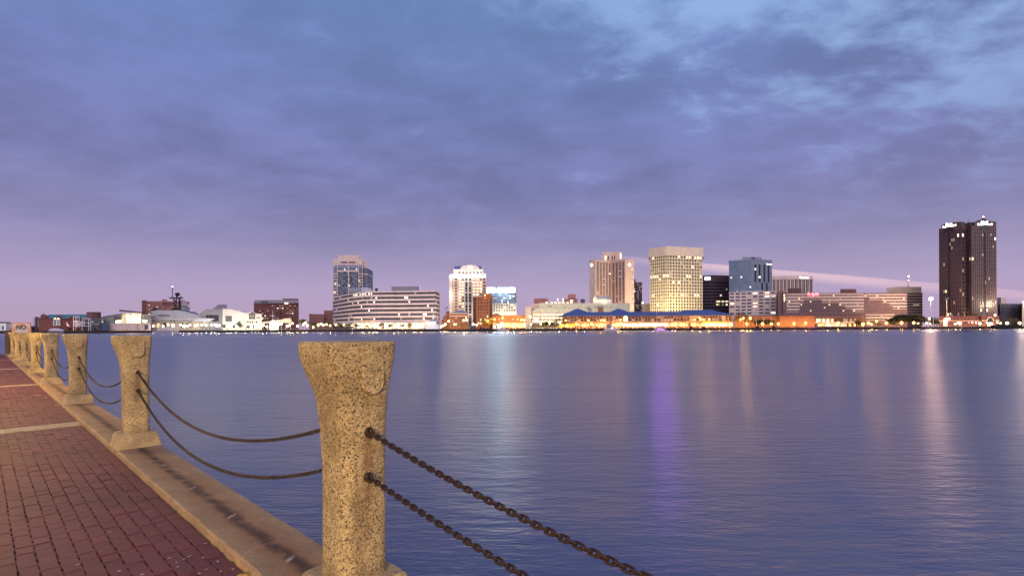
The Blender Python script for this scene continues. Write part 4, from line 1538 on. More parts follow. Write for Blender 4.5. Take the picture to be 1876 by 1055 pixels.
# ---- 14 brick hall with low blue roof
Y = 506
B = Bldg('brick_hall', 'pinkish brick hall with low blue pyramid roof in front of the white crowned tower', 'building', [(824.4, Y), (858, Y + 1)], depth=16)
B.wall(ZZ(574.8, 840, Y), BRKO, parapet=1.0, mpar=PINK)
b = MB()
x0, x1, ze, zp = XX(823, Y), XX(859.5, Y), ZZ(573.2, 840, Y), ZZ(568.6, 840, Y)
b.add([(x0, Y - .6, ze), (x1, Y - .6, ze), (x1, Y + 17, ze), (x0, Y + 17, ze), (x0 + 7, Y + 7, zp), (x1 - 7, Y + 7, zp)], [(0, 1, 5, 4), (1, 2, 5), (2, 3, 4, 5), (3, 0, 4)])
B.part(b, 'hip_roof', BLUER)
b = MB(); pbox(b, 823.6, 859, 578.2, 579.4, Y - .5, 1); B.part(b, 'cornice', PINK)
b = MB()
for k in range(6):
    pbox(b, 825.5 + k * 6.1, 826.7 + k * 6.1, 579, 600, Y - .45, .5)
B.part(b, 'pilaster', BRKO)
for r_ in range(3):
    for c_ in range(5):
        u = 829.6 + c_ * 6.1
        paneuv(B.root, u - 1, u + 1, 580.5 + r_ * 6, 583.5 + r_ * 6, Y - .08, random.choice('hswhd'))
r = flat('orange_wing', 'orange lit stepped brick wing left of the brick hall', 'building', [('wall', BRKO, [[(809, 604), (824, 604), (824, 571), (817.5, 571), (817.5, 577), (812, 579), (812, 585), (809, 586)]], 12, 0), ('roof', BRK2, [R4(817, 824.2, 570.2, 571)], 12, -.2)], 515)
light(r, 815, 594, 500, 2500, (1, .6, .2)); light(B.root, 836, 598, 494, 1500, (1, .66, .35))
fp = flat('flagpole', 'flagpole with drooping dark flag left of the white crowned tower', 'flagpole', [('pole', GREY, [R4(815.4, 815.9, 563, 603)], .3, 0), ('flag', GREYD, [[(816, 567.5), (819.5, 565), (820.4, 561.6), (818, 563)]], .2, 0)], 498)

# ---- 15 orange brick tower
Y = 525
B = Bldg('brick_tower', 'slim orange brick tower with rooftop lamp beside the white crowned tower', 'tower', [(867, Y + 9), (872.5, Y), (897.3, Y + 1), (901.8, Y + 9)], depth=14)
B.wall(ZZ(545.2, 880, Y), BRKO, parapet=.7, mpar=BRK)
b = MB(); profile(b, [(883, 546), (901.2, 546), (901.2, 538.2), (883, 538.2)], Y + 3, 10); B.part(b, 'upper_block', BRKO)
for r_ in range(8):
    for c_ in range(5):
        u = 876.8 + c_ * 4.1
        paneuv(B.root, u - .75, u + .75, 547.3 + r_ * 6.2, 550 + r_ * 6.2, Y - .05, 'g' if r_ < 5 or random.random() < .6 else 's')
    paneuv(B.root, 869, 870.4, 547.6 + r_ * 6.2, 550.4 + r_ * 6.2, Y + 3.5, 'g')
b = MB(); b.ball((XX(888.8, Y - 1), Y - 1, ZZ(541, 888.8, Y - 1)), .65); B.part(b, 'roof_lamp', GLOBEO)
light(B.root, 889, 541, Y - 2.5, 1500, (1, .55, .2)); light(B.root, 884, 590, Y - 22, 9000, (1, .55, .18), 1.5); light(B.root, 896, 584, Y - 14, 2500, (1, .65, .2), 1.0)  # roof lamp, then unseen spots added to the street lamps' sodium light

# ---- 16 block with glowing white top
Y = 660
B = Bldg('lit_top_block', 'blue grey block whose top storey glows bright white, right of the brick tower', 'building', [(892, Y), (944, Y + 2), (946, Y + 14)], depth=26)
zz = lambda v: ZZ(v, 920, Y)
b = MB(); b.prism(B.poly, ZG, zz(535.4)); B.part(b, 'wall', BLUEF)
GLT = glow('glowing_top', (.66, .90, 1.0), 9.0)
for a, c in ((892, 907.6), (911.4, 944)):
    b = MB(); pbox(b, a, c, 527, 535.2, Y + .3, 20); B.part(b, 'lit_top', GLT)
b = MB(); pbox(b, 907.6, 911.4, 530.5, 535.3, Y + 1, 18); B.part(b, 'stair_head', GREY)
B.win(0, zz(556), zz(536.5), 14, 5, .6, .6, picker(.12, .12, 'n', 'ghb'), single=False, o=.1)
b = MB(); pbox(b, 902.5, 946.2, 555.6, 604, Y - 3, 8); B.part(b, 'lower_block', WHITE)
windows(B.root, Wall((XX(903.5, Y - 3), Y - 3), (XX(945, Y - 3), Y - 3)), zz(571), zz(556.6), 9, 3, .5, .66, picker(.12, .2, 'w', 'gh'), o=.1)
b = MB(); pbox(b, 902, 946.8, 571.4, 573, Y - 3.6, 1); B.part(b, 'white_ledge', WHITE)
for q in (910, 925, 940):
    light(B.root, q, 574, Y - 12, 3500, (1, .85, .6))
light(B.root, 920, 540, Y - 9, 2500, (.85, .93, 1))
for q in (900, 918, 930, 940):
    light(B.root, q, 525.4, Y - 3, 18000, (.55, .88, 1.0), .6, 'POINT')  # unseen lamps added over the lit top for its cyan river streak

# ---- 17 yellow shops and small white boathouse
Y = 500
B = Bldg('yellow_shops', 'low row of shops glowing yellow between the brick tower and the parking deck', 'building', [(902, Y), (932, Y), (932.05, Y + 1.5), (963, Y + 1.5)], depth=20)
B.wall(ZZ(579, 930, Y), BRKO, parapet=.8)
b = MB(); profile(b, [(902, 580), (917, 580), (917, 576.5), (909, 573.6), (902, 576.5)], Y + 2, 12); B.part(b, 'gable', BRK2)
for k in range(15):
    u = 903.4 + k * 4
    paneuv(B.root, u, u + 2.9, 591.5, 599.5, Y - .05 if u < 931 else Y + 1.45, random.choice('sosoow'), 'shop_window')
for k in range(7):
    u = 905 + k * 8.4
    paneuv(B.root, u, u + 2.4, 583, 586.5, Y - .05 if u < 931 else Y + 1.45, random.choice('hdo'))
for q in (921, 937, 948, 958):
    light(B.root, q, 588, Y - 8, 2200, (1, .68, .18), .8)  # unseen spots added to the street lamps' yellow wash
r = flat('white_boathouse', 'small white gabled boathouse with dark roof behind the moored white boat', 'boathouse', [('wall', WPAINT, [[(903.5, 603), (919, 603), (919, 595), (911, 591), (903.5, 595)]], 8, 0), ('roof', GREYD, [[(901.5, 595.4), (903.5, 595.4), (911, 592.3), (918.5, 595.4), (920.5, 595.4), (911, 590.2)]], 9, -.5)], 486)
for k in range(4):
    paneuv(r, 905 + k * 3.5, 907 + k * 3.5, 596.5, 601, 485.9, random.choice('sg'))

# ---- 18 parking deck and hospital-like slab
Y = 545
r = thing('parking_structure', 'broad pale green concrete block with brightly lit open parking levels', 'building', base(963, Y))
b = MB(); pbox(b, 962.6, 972.8, 562, 604, Y - 8, 14); b.build('corner_tower', CREAM, r)
b = MB(); profile(b, [(966, 566), (989, 566), (989, 555.6), (976, 556.4), (972, 560), (966, 562)], Y + 4, 20); b.build('stepped_wing', TAN, r)
b = MB(); pbox(b, 988, 1154, 555.8, 563.2, Y, 26); b.build('upper_wall', GREENC, r)
b = MB(); profile(b, [(974, 571.8), (1154, 571.8), (1154, 563.6), (988, 563.6), (980, 566)], Y - .6, 26); b.build('lower_wall', GREENC, r)
b = MB(); pbox(b, 988, 1154, 555.0, 555.8, Y + .4, 25); b.build('roof', TAN, r)
b = MB(); pbox(b, 974, 1035, 571.8, 604, Y + 7, 16); b.build('inner_wall', CREAM, r)
for k in range(4):
    b = MB(); pbox(b, 973.5, 1060, 571.6 + k * 6.2, 574.4 + k * 6.2, Y - .4, 18); b.build('deck_slab', TAN, r)
    if k < 3:
        for q in range(8):
            paneuv(r, 976 + q * 7.2, 981.5 + q * 7.2, 575.2 + k * 6.2, 577.2 + k * 6.2, Y + 6.8, 's', 'lit_deck_interior')  # glowing panes stand in for the lit parking interior
            
b = MB()
for q in (974, 990, 1019.5, 1040):
    pbox(b, q, q + .8, 572, 604, Y - .9, .6)
b.build('column', GREY, r)
for p, m in ((R4(978.5, 1004, 546.6, 556), BRKP), (R4(1034, 1058.6, 547.4, 556), BRKP), (R4(1040.5, 1055, 539, 548), BRKP), (R4(1064, 1071.6, 549.5, 556), BRK2)):
    b = MB(); profile(b, p, Y + 8, 12); b.build('roof_house', m, r)
b = MB(); profile(b, [(1062.5, 549.8), (1073, 549.8), (1068, 546.8)], Y + 7.5, 12); b.build('hut_roof', GREYD, r)
for q in (1000, 1009, 1016, 1023, 1030, 1038, 1045):
    paneuv(r, q, q + 4, 553.6, 555, Y + 1, 's', 'deck_light')
for q in (1021.5, 1031):
    paneuv(r, q, q + 1.2, 546.5, 551, Y + 6, 's', 'deck_light')
paneuv(r, 1045, 1050, 549.5, 552.6, Y + 7.9, 's', 'lit_window')
for q in (1003, 1036, 1078, 1088, 1094, 1110, 1119):
    b = MB(); pbox(b, q, q + (8 if q == 1003 else 2), 560.2, 561.8, Y - .2, .4); b.build('vent', GREY, r)
b = MB(); pbox(b, 1096, 1105.4, 563.2, 571.6, Y - 1.6, 3); b.build('lift_box', BRKO, r)
b = MB(); pbox(b, 1095.5, 1106, 561, 563.2, Y - 1.9, 3.4); b.build('lift_roof', GREY, r)
b = MB(); profile(b, [(1079, 570), (1085.5, 570), (1082, 563.5), (1076, 563.5)], Y - 2, 2); b.build('skylight', GREY, r)
rr = flat('gabled_house', 'white gabled rooftop pavilion with slate roof standing on the parking block', 'pavilion', [('wall', WHITE, [[(1087, 556), (1095, 556), (1095, 546), (1091, 541.2), (1087, 547)], R4(1095, 1120.5, 547.6, 556)], 10, 0), ('roof', GREY, [[(1094.6, 548), (1121, 548), (1118, 541.2), (1091, 541.2)]], 11, -.6)], Y + 6)
light(rr, 1108, 552, Y - 2, 2500, (1, .86, .6), .5); light(rr, 1090, 552, Y, 900, (1, .8, .45), .5)
for q, p_ in ((985, 3000), (1010, 3000), (1040, 2600), (1080, 2600), (1120, 2600)):
    light(r, q, 577, Y - 16, p_, (1, .88, .55), 1)
light(r, 966, 590, Y - 22, 3500, (1, .68, .22), 1)

# ---- 19 hotel with two wings
Y = 645
B = Bldg('tall_hotel', 'tall rose concrete hotel of two angled wings with round white wall signs', 'hotel', [(1080.4, Y - 6), (1090.4, Y - 12), (1120.5, Y + 6), (1146, Y - 12), (1162, Y - 8)], depth=24)
zz = lambda v: ZZ(v, 1120, Y - 6)
B.wall(zz(477.5), ROSE, parapet=.8)
b = MB(); pbox(b, 1104.2, 1139, 461.6, 478, Y + 4, 16); B.part(b, 'upper_block', ROSE)
for q, k in ((1109, 's'), (1114, 'g'), (1121, 'g'), (1125.5, 'g')):
    paneuv(B.root, q, q + 2, 469, 476.5, Y + 3.9, k)
paneuv(B.root, 1136.8, 1138.6, 464, 474, Y + 3.8, 's')
for i, s0_, s1_, cols in ((1, 2.5, None, 5), (2, .8, None, 4)):
    W = B.W[i]
    b = MB(); grid(b, W, zz(565), zz(480.5), cols, 8, .8, .5, .5, s0_, W.len - .3); B.part(b, 'rib', ROSE)
    windows(B.root, W, zz(565), zz(480.5), cols, 24, .5, .62, picker(.03, .05, 'w', 'hhg'), s0_, W.len - .3)
windows(B.root, B.W[3], zz(565), zz(490), 1, 22, .16, .6, picker(.25, .2, 'w', 'h'), B.W[3].len - 5, B.W[3].len - .5)
for i, s_ in ((0, .42), (3, .48)):
    W = B.W[i]
    b = MB()
    zc = zz(486)
    for k in range(14):
        a0, a1 = 2 * pi * k / 14, 2 * pi * (k + 1) / 14
        P_ = lambda rr_, a, o: W.p(W.len * s_ + rr_ * cos(a), o, zc + rr_ * sin(a))
        b.add([P_(1.15, a0, .3), P_(1.9, a0, .3), P_(1.9, a1, .3), P_(1.15, a1, .3), P_(1.9, a0, -.1), P_(1.9, a1, -.1)], [(0, 3, 2, 1), (1, 2, 5, 4)])
    b.wbox(W, W.len * s_ - .3, W.len * s_ + .3, 0, .28, zc - 1.2, zc + 1.2)
    B.part(b, 'round_sign', SIGNW)
light(B.root, 1122, 556, Y - 22, 6000, (1, .62, .34), 1); light(B.root, 1155, 575, Y - 40, 7000, (1, .72, .48), 1); light(B.root, 1086, 575, Y - 45, 5000, (1, .72, .48), 1)

# ---- 20 dark slim tower, tan block
Y = 760
B = Bldg('slim_dark_tower', 'slim dark office tower squeezed between the rose hotel and the cream grid tower', 'tower', [(1161.5, Y), (1176.6, Y + 1)], depth=20)
B.wall(ZZ(517.4, 1170, Y), DARKT)
b = MB(); pbox(b, 1161.5, 1165, 511.4, 519, Y + 1, 10); B.part(b, 'stair_head', DARKT)
B.win(0, ZZ(570, 1170, Y), ZZ(518.6, 1170, Y), 5, 12, .6, .6, picker(.08, .3, 'n', 'gh'), o=.1)
r = flat('tan_block', 'plain tan block with a lamp on its corner left of the grid tower', 'building', [('wall', CREAM, [R4(1177, 1196, 557.5, 604)], 16, 0), ('roof', TAN, [R4(1176.6, 1196, 556.6, 557.5)], 16, -.3)], 700)
b = MB(); b.ball((XX(1177.4, 698), 698, ZZ(554.6, 1177.4, 698)), 1.1); b.build('lamp', GLOBEP, r)
light(r, 1182, 590, 670, 9000, (1, .66, .36), 1)

# ---- 21 cream grid tower
Y = 620
GP = [(1192.2, 638), (1219.5, 621), (1222.5, 620), (1226, 620.4), (1286.2, 634)]
B = Bldg('grid_tower', 'cream concrete grid tower with deep square windows and blank crown, lit from below', 'tower', GP, depth=34)
zz = lambda v: ZZ(v, 1222, Y)
zt, zb_ = zz(467.2), zz(572)
b = MB(); b.prism(B.poly, ZG, zt); B.part(b, 'wall', mat('recess_brown', (.16, .12, .085), .8, .2))
rows = 18
b = MB(); b.prism(B.ring(1.4), zt, zz(451.4)); B.part(b, 'crown', SAND)
gb = MB()
for i, cols in ((0, 7), (1, 1), (2, 1), (3, 12)):
    W = B.W[i]
    grid(gb, W, zb_, zt, cols, rows, .95 if cols > 1 else .7, 1.45, 1.3)
    lp_ = lambda c_, r_: ('s' if (r_ == 17 and random.random() < .6) or (r_ in (11, 5) and random.random() < .3) or random.random() < .012 else ('d' if random.random() < .06 else 'g'))
    windows(B.root, W, zb_, zt, cols, rows, .52, .56, lp_, o=.05)
B.part(gb, 'concrete_grid', CREAM)
b = MB(); b.prism(B.ring(-6), zz(451.4) + .0, zz(450.2)); B.part(b, 'roof_plant', GREYD)
b = MB()
for q in (1228, 1234, 1240, 1248, 1262):
    b.cyl(XX(q, 640), 640, zz(452), zz(447.6 if q % 4 else 446.4), .08, n=4)
B.part(b, 'antenna', GREY)
for q, yy in ((1196, 606), (1212, 594), (1232, 590), (1252, 594), (1275, 600)):
    light(B.root, q, 570, yy - 10, 30000, (1, .84, .42), 1.5)
for q, yy in ((1200, 600), (1240, 588), (1270, 596)):
    light(B.root, q, 572, yy, 7000, (1, .88, .5), 1.0)

# ---- 22 dark tower with white sign
Y = 700
B = Bldg('dark_tower', 'dark purple office tower with a small bright white rectangular sign near its top', 'tower', [(1286.5, Y + 8), (1305, Y), (1336.5, Y + 8)], depth=30)
zz = lambda v: ZZ(v, 1305, Y)
B.wall(zz(505), DARKT, parapet=.8)
for i in (0, 1):
    W = B.W[i]
    b = MB(); grid(b, W, zz(572), zz(515), 1, 10, 0, 1.5, .4); B.part(b, 'spandrel', DARKT)
    windows(B.root, W, zz(572), zz(515), 6 if i == 0 else 9, 10, .9, .5, lambda c_, r_: random.choice('nwdd') if (r_ in (2, 3) and i == 1 and c_ > 1 and random.random() < .75) or random.random() < .03 else 'g', o=.06)
b = MB(); b.wbox(B.W[0], B.W[0].len * .28, B.W[0].len * .82, 0, .4, zz(512.4), zz(506.8)); B.part(b, 'lit_sign', SIGNW)

# ---- 23 blue glass tower
Y = 665
B = Bldg('blue_glass_tower', 'blue glass tower with four dark vertical slots and a rooftop box', 'tower', [(1336, Y + 8), (1376.4, Y - 6), (1414.8, Y + 6)], depth=34)
zz = lambda v: ZZ(v, 1376, Y - 6)
B.wall(zz(475.4), BLUEF, parapet=.5)
b = MB(); profile(b, [(1360.5, 477), (1396, 477), (1396, 470.8), (1360.5, 470.8)], Y + 8, 12); B.part(b, 'rooftop_box', BLUEF)
b = MB(); profile(b, [(1377, 476), (1384, 476), (1384, 471), (1377, 471)], Y + 7.7, 1); B.part(b, 'rooftop_louvre', GREYD)
windows(B.root, B.W[0], zz(540), zz(476.5), 15, 20, .9, .84, picker(.012, .01, 'n', 'b'), single=False, o=.06)
W = B.W[1]
b = MB(); grid(b, W, zz(540), zz(476.5), 1, 16, 0, .25, .12); B.part(b, 'joint', GREY)
for f in (.20, .40, .63, .83):
    for k in range(9):
        win(B.root, W, W.len * f, zz(485.5 + k * 3.6), W.len * .08, 2.5, 'n' if random.random() < .03 else 'g', .1, 'slot_window')
for f in (.52, .74):
    for k in range(6):
        win(B.root, W, W.len * f, zz(519 + k * 3.4), W.len * .08, 2.4, 'n' if random.random() < .03 else 'g', .1, 'slot_window')
def sign_bars(root, W, s0_, s1_, z0_, z1_, m, n=9, o=.3):
    """far sign whose letters are too small to read: a row of uneven glowing letter blocks"""
    b = MB()
    wd = (s1_ - s0_) / n
    for k in range(n):
        hgt = (z1_ - z0_) * (1 if k == 0 else random.choice((.55, .6, .95, .6)))
        b.wbox(W, s0_ + k * wd, s0_ + (k + .8) * wd, .02, o, z0_, z0_ + hgt)
    b.build('lit_sign', m, root)
sign_bars(B.root, W, W.len * .74, W.len * .99, zz(483.4), zz(481), SIGNW)

# ---- 24 black and white striped block
Y = 690
B = Bldg('striped_block', 'black block with white vertical fins and white cap bearing a lit sign', 'building', [(1415.4, Y + 9), (1455.4, Y), (1489, Y + 7)], depth=30)
zz = lambda v: ZZ(v, 1455, Y)
b = MB(); b.prism(B.poly, ZG, zz(512)); B.part(b, 'wall', GLASS)
b = MB(); b.prism(B.ring(.6), zz(511.4), zz(505)); B.part(b, 'cap', PINK)
for i, n_ in ((0, 12), (1, 10)):
    W = B.W[i]
    for k in range(n_ + 1):
        s = W.len * k / n_
        b = MB(); wd = .75 if k % 2 == 0 else .35
        b.wbox(W, max(0, s - wd), min(W.len, s + wd), -.1, .5, zz(545), zz(511.6)); B.part(b, 'fin', PINK if k % 2 == 0 else ROSE)
sign_bars(B.root, B.W[1], B.W[1].len * .28, B.W[1].len * .78, zz(509.6), zz(506.4), SIGNW, 8, .9)
b = MB(); pbox(b, 1444.5, 1469, 528, 540, Y - 40, 12); B.part(b, 'brown_annex', BRK2)

# ---- 25 pink block with wide windows
Y = 545
B = Bldg('pink_block', 'pink concrete block of seven rows of wide windows left of the brown hotel', 'building', [(1336.4, Y + 22), (1422.2, Y), (1422.6, Y + 1), (1441, Y + 6)], depth=24)
zz = lambda v: ZZ(v, 1422, Y)
z0_, z1_ = zz(576), zz(532.8)
b = MB(); b.prism(B.poly, ZG, z1_ - .3); B.part(b, 'wall', PINK)
b = MB(); b.prism(B.ring(.5), z1_ - .7, z1_); B.part(b, 'roof', PINK)
W = B.W[0]
b = MB(); grid(b, W, z0_, z1_, 8, 7, 1.5, 1.9, .55); B.part(b, 'concrete_grid', PINK)
windows(B.root, W, z0_, z1_, 8, 7, .74, .48, picker(.10, .16, 'wn', 'hhg'), o=.04)
W = B.W[2]
b = MB(); b.wbox(W, .4, W.len - .2, 0, .25, ZG, z1_ - .8); B.part(b, 'stair_wall', BROWNH)
for k in range(5):
    win(B.root, W, W.len * .28, zz(538 + k * 5), 1.2, 1.9, 'g', .3)
b = MB(); pbox(b, 1358, 1398, 531.4, 536, Y + 24, 8); B.part(b, 'roof_plant', BLUEF)

# ---- 26 long brown hotel
Y = 522
B = Bldg('brown_hotel', 'long brown brick hotel with stepped pale window bands and red rooftop lettering', 'hotel', [(1434.4, Y), (1583, Y + .5), (1583.05, Y + 3), (1662.5, Y + 4)], depth=22)
zz = lambda v: ZZ(v, 1520, Y)
B.wall(zz(537.2), BROWNH)
W1, W2 = B.W[0], B.W[2]
def band_row(W, ua, ub, v, cols_per=2.75):
    Yw = W.A.y
    s0_, s1_ = (XX(ua, Yw) - W.A.x), (XX(ub, Yw) - W.A.x)
    s1_ = min(s1_, W.len - .05)
    zc = zz(v)
    b = MB()
    b.wbox(W, s0_, s1_, -.2, .45, zc + .62, zc + 1.95)
    b.wbox(W, s0_, s1_, -.2, .4, zc - 1.24, zc - .62)
    B.part(b, 'pale_band', PALEB)
    n = max(1, int((s1_ - s0_) / 1.75))
    mbs = {}
    for k in range(n):
        s = s0_ + (k + .5) * (s1_ - s0_) / n
        x = random.random()
        key = 'w' if x < .05 else ('d' if x < .09 else ('h' if x < .45 else 'g'))
        mbs.setdefault(key, MB()).wbox(W, s - .62, s + .62, 0, .06, zc - .6, zc + .6)
    for key, mb in mbs.items():
        mb.build('lit_windows' if key in 'wd' else 'windows', PANE[key].materials[0], B.root, kind='stuff')
rows_v = [541.2, 546.6, 552.2, 558, 563.6, 569.2]
for k, v in enumerate(rows_v):
    if k < 2:
        band_row(W1, 1441, 1583, v)
    else:
        band_row(W1, 1441, (1472, 1465, 1464.5, 1464)[k - 2], v)
        band_row(W1, (1506, 1538, 1549, 1561)[k - 2], 1583, v)
for q in (1588, 1600, 1614, 1628, 1642, 1656):
    light(B.root, q, 597, Y - 5, 1000, (1, .55, .12), .8)  # unseen spots added for the orange wash on the lower rows
for k, v in enumerate(rows_v[:5]):
    band_row(W2, (1584, 1593, 1617, 1630, 1636)[k], 1662, v + .8)
for v in (579.4, 584.8):
    band_row(W2, 1586, 1639, v)
for k in range(4):
    for c_ in range(26):
        u = 1467 + c_ * 4.3 if c_ < 22 else 1588 + (c_ - 22) * 5
        v = rows_v[2 + k]
        lim = (1472, 1465, 1464.5, 1464)[k], (1506, 1538, 1549, 1561)[k]
        if c_ < 22 and not (lim[0] + 1.5 < u < lim[1] - 2):
            continue
        paneuv(B.root, u, u + 2.1, v - 1.0, v + 1.2, (Y if u < 1583 else Y + 3), 'w' if random.random() < .13 else 'h')
for c_ in range(20):
    paneuv(B.root, 1476 + c_ * 5.2, 1477.6 + c_ * 5.2, 575.6, 577.8, Y + .1, 'g')
b = MB(); pbox(b, 1539.5, 1569, 529.4, 538, Y + 8, 9); B.part(b, 'plant_room', BRK2)
b = MB(); pbox(b, 1425, 1436, 533, 604, Y + 1.5, 16); B.part(b, 'end_pier', BROWNH)
for k in range(3):
    paneuv(B.root, 1436, 1438.4, 539 + k * 5, 542.6 + k * 5, Y - .05, 'w' if k != 1 else 's', 'lit_window')
REDS = glow('sign_red', (1.0, .04, .08), 3.0)
RSGN = glow('sign_pink', (1.0, .22, .26), 2.2)
sign_bars(B.root, W1, XX(1480, Y) - W1.A.x, XX(1483.5, Y) - W1.A.x, zz(540.2), zz(535.4), RSGN, 2, .9)
sign_bars(B.root, W1, XX(1484, Y) - W1.A.x, XX(1487, Y) - W1.A.x, zz(541), zz(536.6), REDS, 2, .9)
sign_bars(B.root, W1, XX(1487.5, Y) - W1.A.x, XX(1500, Y) - W1.A.x, zz(540.2), zz(536), RSGN, 7, .9)
b = MB(); b.wbox(W1, XX(1479, Y) - W1.A.x, XX(1500.5, Y) - W1.A.x, .02, .5, zz(541.3), zz(540.5)); B.part(b, 'sign_rail', REDS)

# ---- 27 tower with radio mast
Y = 565
B = Bldg('beige_tower', 'beige topped brown block with striped storeys carrying the red lit radio mast', 'building', [(1655, Y), (1690.2, Y)], depth=24)
zz = lambda v: ZZ(v, 1670, Y)
B.wall(zz(537), BROWNH)
b = MB(); profile(b, [(1624.8, 538), (1688.4, 538), (1688.4, 525.4), (1645, 525.2), (1624.8, 527.6)], Y + 1, 22); B.part(b, 'blank_crown', SAND)
for k in range(8):
    b = MB(); b.wbox(B.W[0], 0, B.W[0].len, -.1, .3, zz(541.2 + k * 5), zz(540 + k * 5)); B.part(b, 'pale_band', PALEB)
    for c_ in range(6):
        win(B.root, B.W[0], (c_ + .5) * B.W[0].len / 6, zz(543.4 + k * 5), 3.2, 1.7, 'd' if random.random() < .06 else 'h', .02)
r = thing('radio_mast', 'red and white lattice radio mast with red lamps on the beige topped block', 'mast', (XX(1664, Y + 6), Y + 6, zz(525)))
RW = [mat('mast_red', (.45, .05, .04), .6, 0), WPAINT]
for k in range(5):
    b = MB(); z0_, z1_ = zz(525 - k * 4.2), zz(525 - (k + 1) * 4.2)
    x_ = XX(1664, Y + 6)
    for sx, sy in ((-.7, 0), (.7, 0), (0, .9)):
        b.tube([(x_ + sx, Y + 6 + sy, z0_), (x_ + sx, Y + 6 + sy, z1_)], .16, 4)
    b.tube([(x_ - .7, Y + 6, z0_), (x_ + .7, Y + 6, z1_)], .1, 4)
    b.tube([(x_ + .7, Y + 6, z0_), (x_ - .7, Y + 6, z1_)], .1, 4)
    b.build('mast_section', RW[k % 2], r)
b = MB(); b.cyl(x_, Y + 6, zz(504), zz(498.5), .1, n=5); b.build('aerial', GREY, r)
RLAMP = glow('red_lamp', (1, .22, .22), 30)
for v in (505.2, 513):
    b = MB(); b.ball((x_, Y + 5.4, zz(v)), .75 if v < 510 else .45); b.build('red_lamp', RLAMP, r)

# ---- 28 brick base, glass atria in front of the hotel
Y = 494
B = Bldg('brick_podium', 'blank orange lit brick podium wall below the brown hotel', 'building', [(1346, Y + 6), (1428, Y + 5), (1428.05, Y), (1493, Y)], depth=18)
B.wall(ZZ(578.6, 1460, Y), BRKO, parapet=.5, mpar=BRK)
for q in (1352, 1366, 1380, 1396, 1412, 1424):
    light(B.root, q, 595, Y, 900, (1, .55, .12), .8)  # unseen spots added for the amber glow along this wall
for q, p_ in ((1438, 700), (1455, 1100), (1476, 1100), (1488, 600)):
    light(B.root, q, 595, Y - 4, p_, (1, .60, .12), .8)  # more added spots, on top of the sodium street lamps
r = thing('glass_atrium', 'low restaurant with two lit glass atria and striped canopy before the brown hotel', 'restaurant', base(1494, Y))
b = MB(); pbox(b, 1493.5, 1578, 579, 604, Y + 5, 14); b.build('wall', BRK, r)
b = MB(); profile(b, [(1493, 583.4), (1580, 583.4), (1576, 578.8), (1493, 578.8)], Y + 2, 12); b.build('roof', BRK2, r)
for a, n_ in ((1495, 8), (1537, 8)):
    for k in range(n_):
        paneuv(r, a + k * 4, a + k * 4 + 3.6, 583.8, 590, Y + 4.9, random.choice('wdwd' if a < 1500 else 'ddhd'), 'atrium_pane')
b = MB(); profile(b, [(1492, 591.6), (1570, 591.6), (1567, 590), (1495, 590)], Y + .5, 6); b.build('canopy', PINK, r)
for k in range(18):
    paneuv(r, 1494.5 + k * 4.1, 1497.4 + k * 4.1, 593, 597.5, Y + 4.8, random.choice('sogow'), 'shop_window')
b = MB(); pbox(b, 1480, 1640, 598.6, 603, 480, 10); b.build('terrace', mat('terrace_grey', (.16, .13, .13), .8, .2), r)
for q in (1480, 1500, 1535, 1558):
    light(r, q, 596, Y - 6, 900, (1, .6, .25), .6)

# ---- 29 marketplace with blue roofs
Y = 494
B = Bldg('marketplace', 'long waterfront marketplace hall with blue metal roofs and arched upper gallery', 'building', [(1030, Y + 1), (1342, Y)], depth=34)
zz = lambda v: ZZ(v, 1180, Y)
ze = zz(577.6)
b = MB(); b.prism(B.poly, ZG, ze); B.part(b, 'wall', BRKO)
def hip(u0_, u1_, ut0, ut1, vt, d0=-1.5, d1=36, ridge=16):
    b = MB()
    x0, x1 = XX(u0_, Y), XX(u1_, Y)
    zt_ = ZZ(vt, (u0_ + u1_) / 2, Y + ridge)
    b.add([(x0, Y + d0, ze - .1), (x1, Y + d0, ze - .1), (x1, Y + d1, ze - .1), (x0, Y + d1, ze - .1), (XX(ut0, Y), Y + ridge, zt_), (XX(ut1, Y), Y + ridge, zt_),
           (x0, Y + d0, ze - .5), (x1, Y + d0, ze - .5), (x1, Y + d1, ze - .5), (x0, Y + d1, ze - .5)],
          [(0, 1, 5, 4), (1, 2, 5), (2, 3, 4, 5), (3, 0, 4), (6, 7, 1, 0), (7, 8, 2, 1), (9, 8, 7, 6), (8, 9, 3, 2), (9, 6, 0, 3)])
    # standing seams
    n = int((x1 - x0) / 1.4)
    for k in range(1, n):
        x = x0 + (x1 - x0) * k / n
        lo_, hi_ = XX(ut0, Y), XX(ut1, Y)
        f = min(1.0, (x - x0) / max(.1, lo_ - x0), (x1 - x) / max(.1, x1 - hi_))
        yt, zt2 = Y + d0 + (ridge - d0) * f, ze - .1 + (zt_ - ze + .1) * f
        b.add([(x - .05, Y + d0, ze - .1), (x + .05, Y + d0, ze - .1), (x + .05, yt, zt2), (x - .05, yt, zt2), (x, Y + d0, ze + .02), (x, yt, zt2 + .12)], [(0, 4, 5, 3), (4, 1, 2, 5), (0, 1, 4)])
    B.part(b, 'roof', BLUER)
hip(1028, 1343.4, 1044, 1326, 571.0, -1.5)
hip(1028.4, 1094, 1060, 1064, 565.4, -2.2)
hip(1110, 1170, 1137, 1141, 565.4, -2.2)
hip(1238, 1344, 1263, 1315, 567.6, -2.2)
W = B.W[0]
sU = lambda u: XX(u, Y) - W.A.x
ARCH = mat('gallery_frame', (.42, .26, .17), .8, .1)
gw = MB()
grid(gw, W, zz(588.4), zz(578.4), 52, 1, .5, .7, .5, sU(1034), sU(1340))
B.part(gw, 'gallery_frame', ARCH)
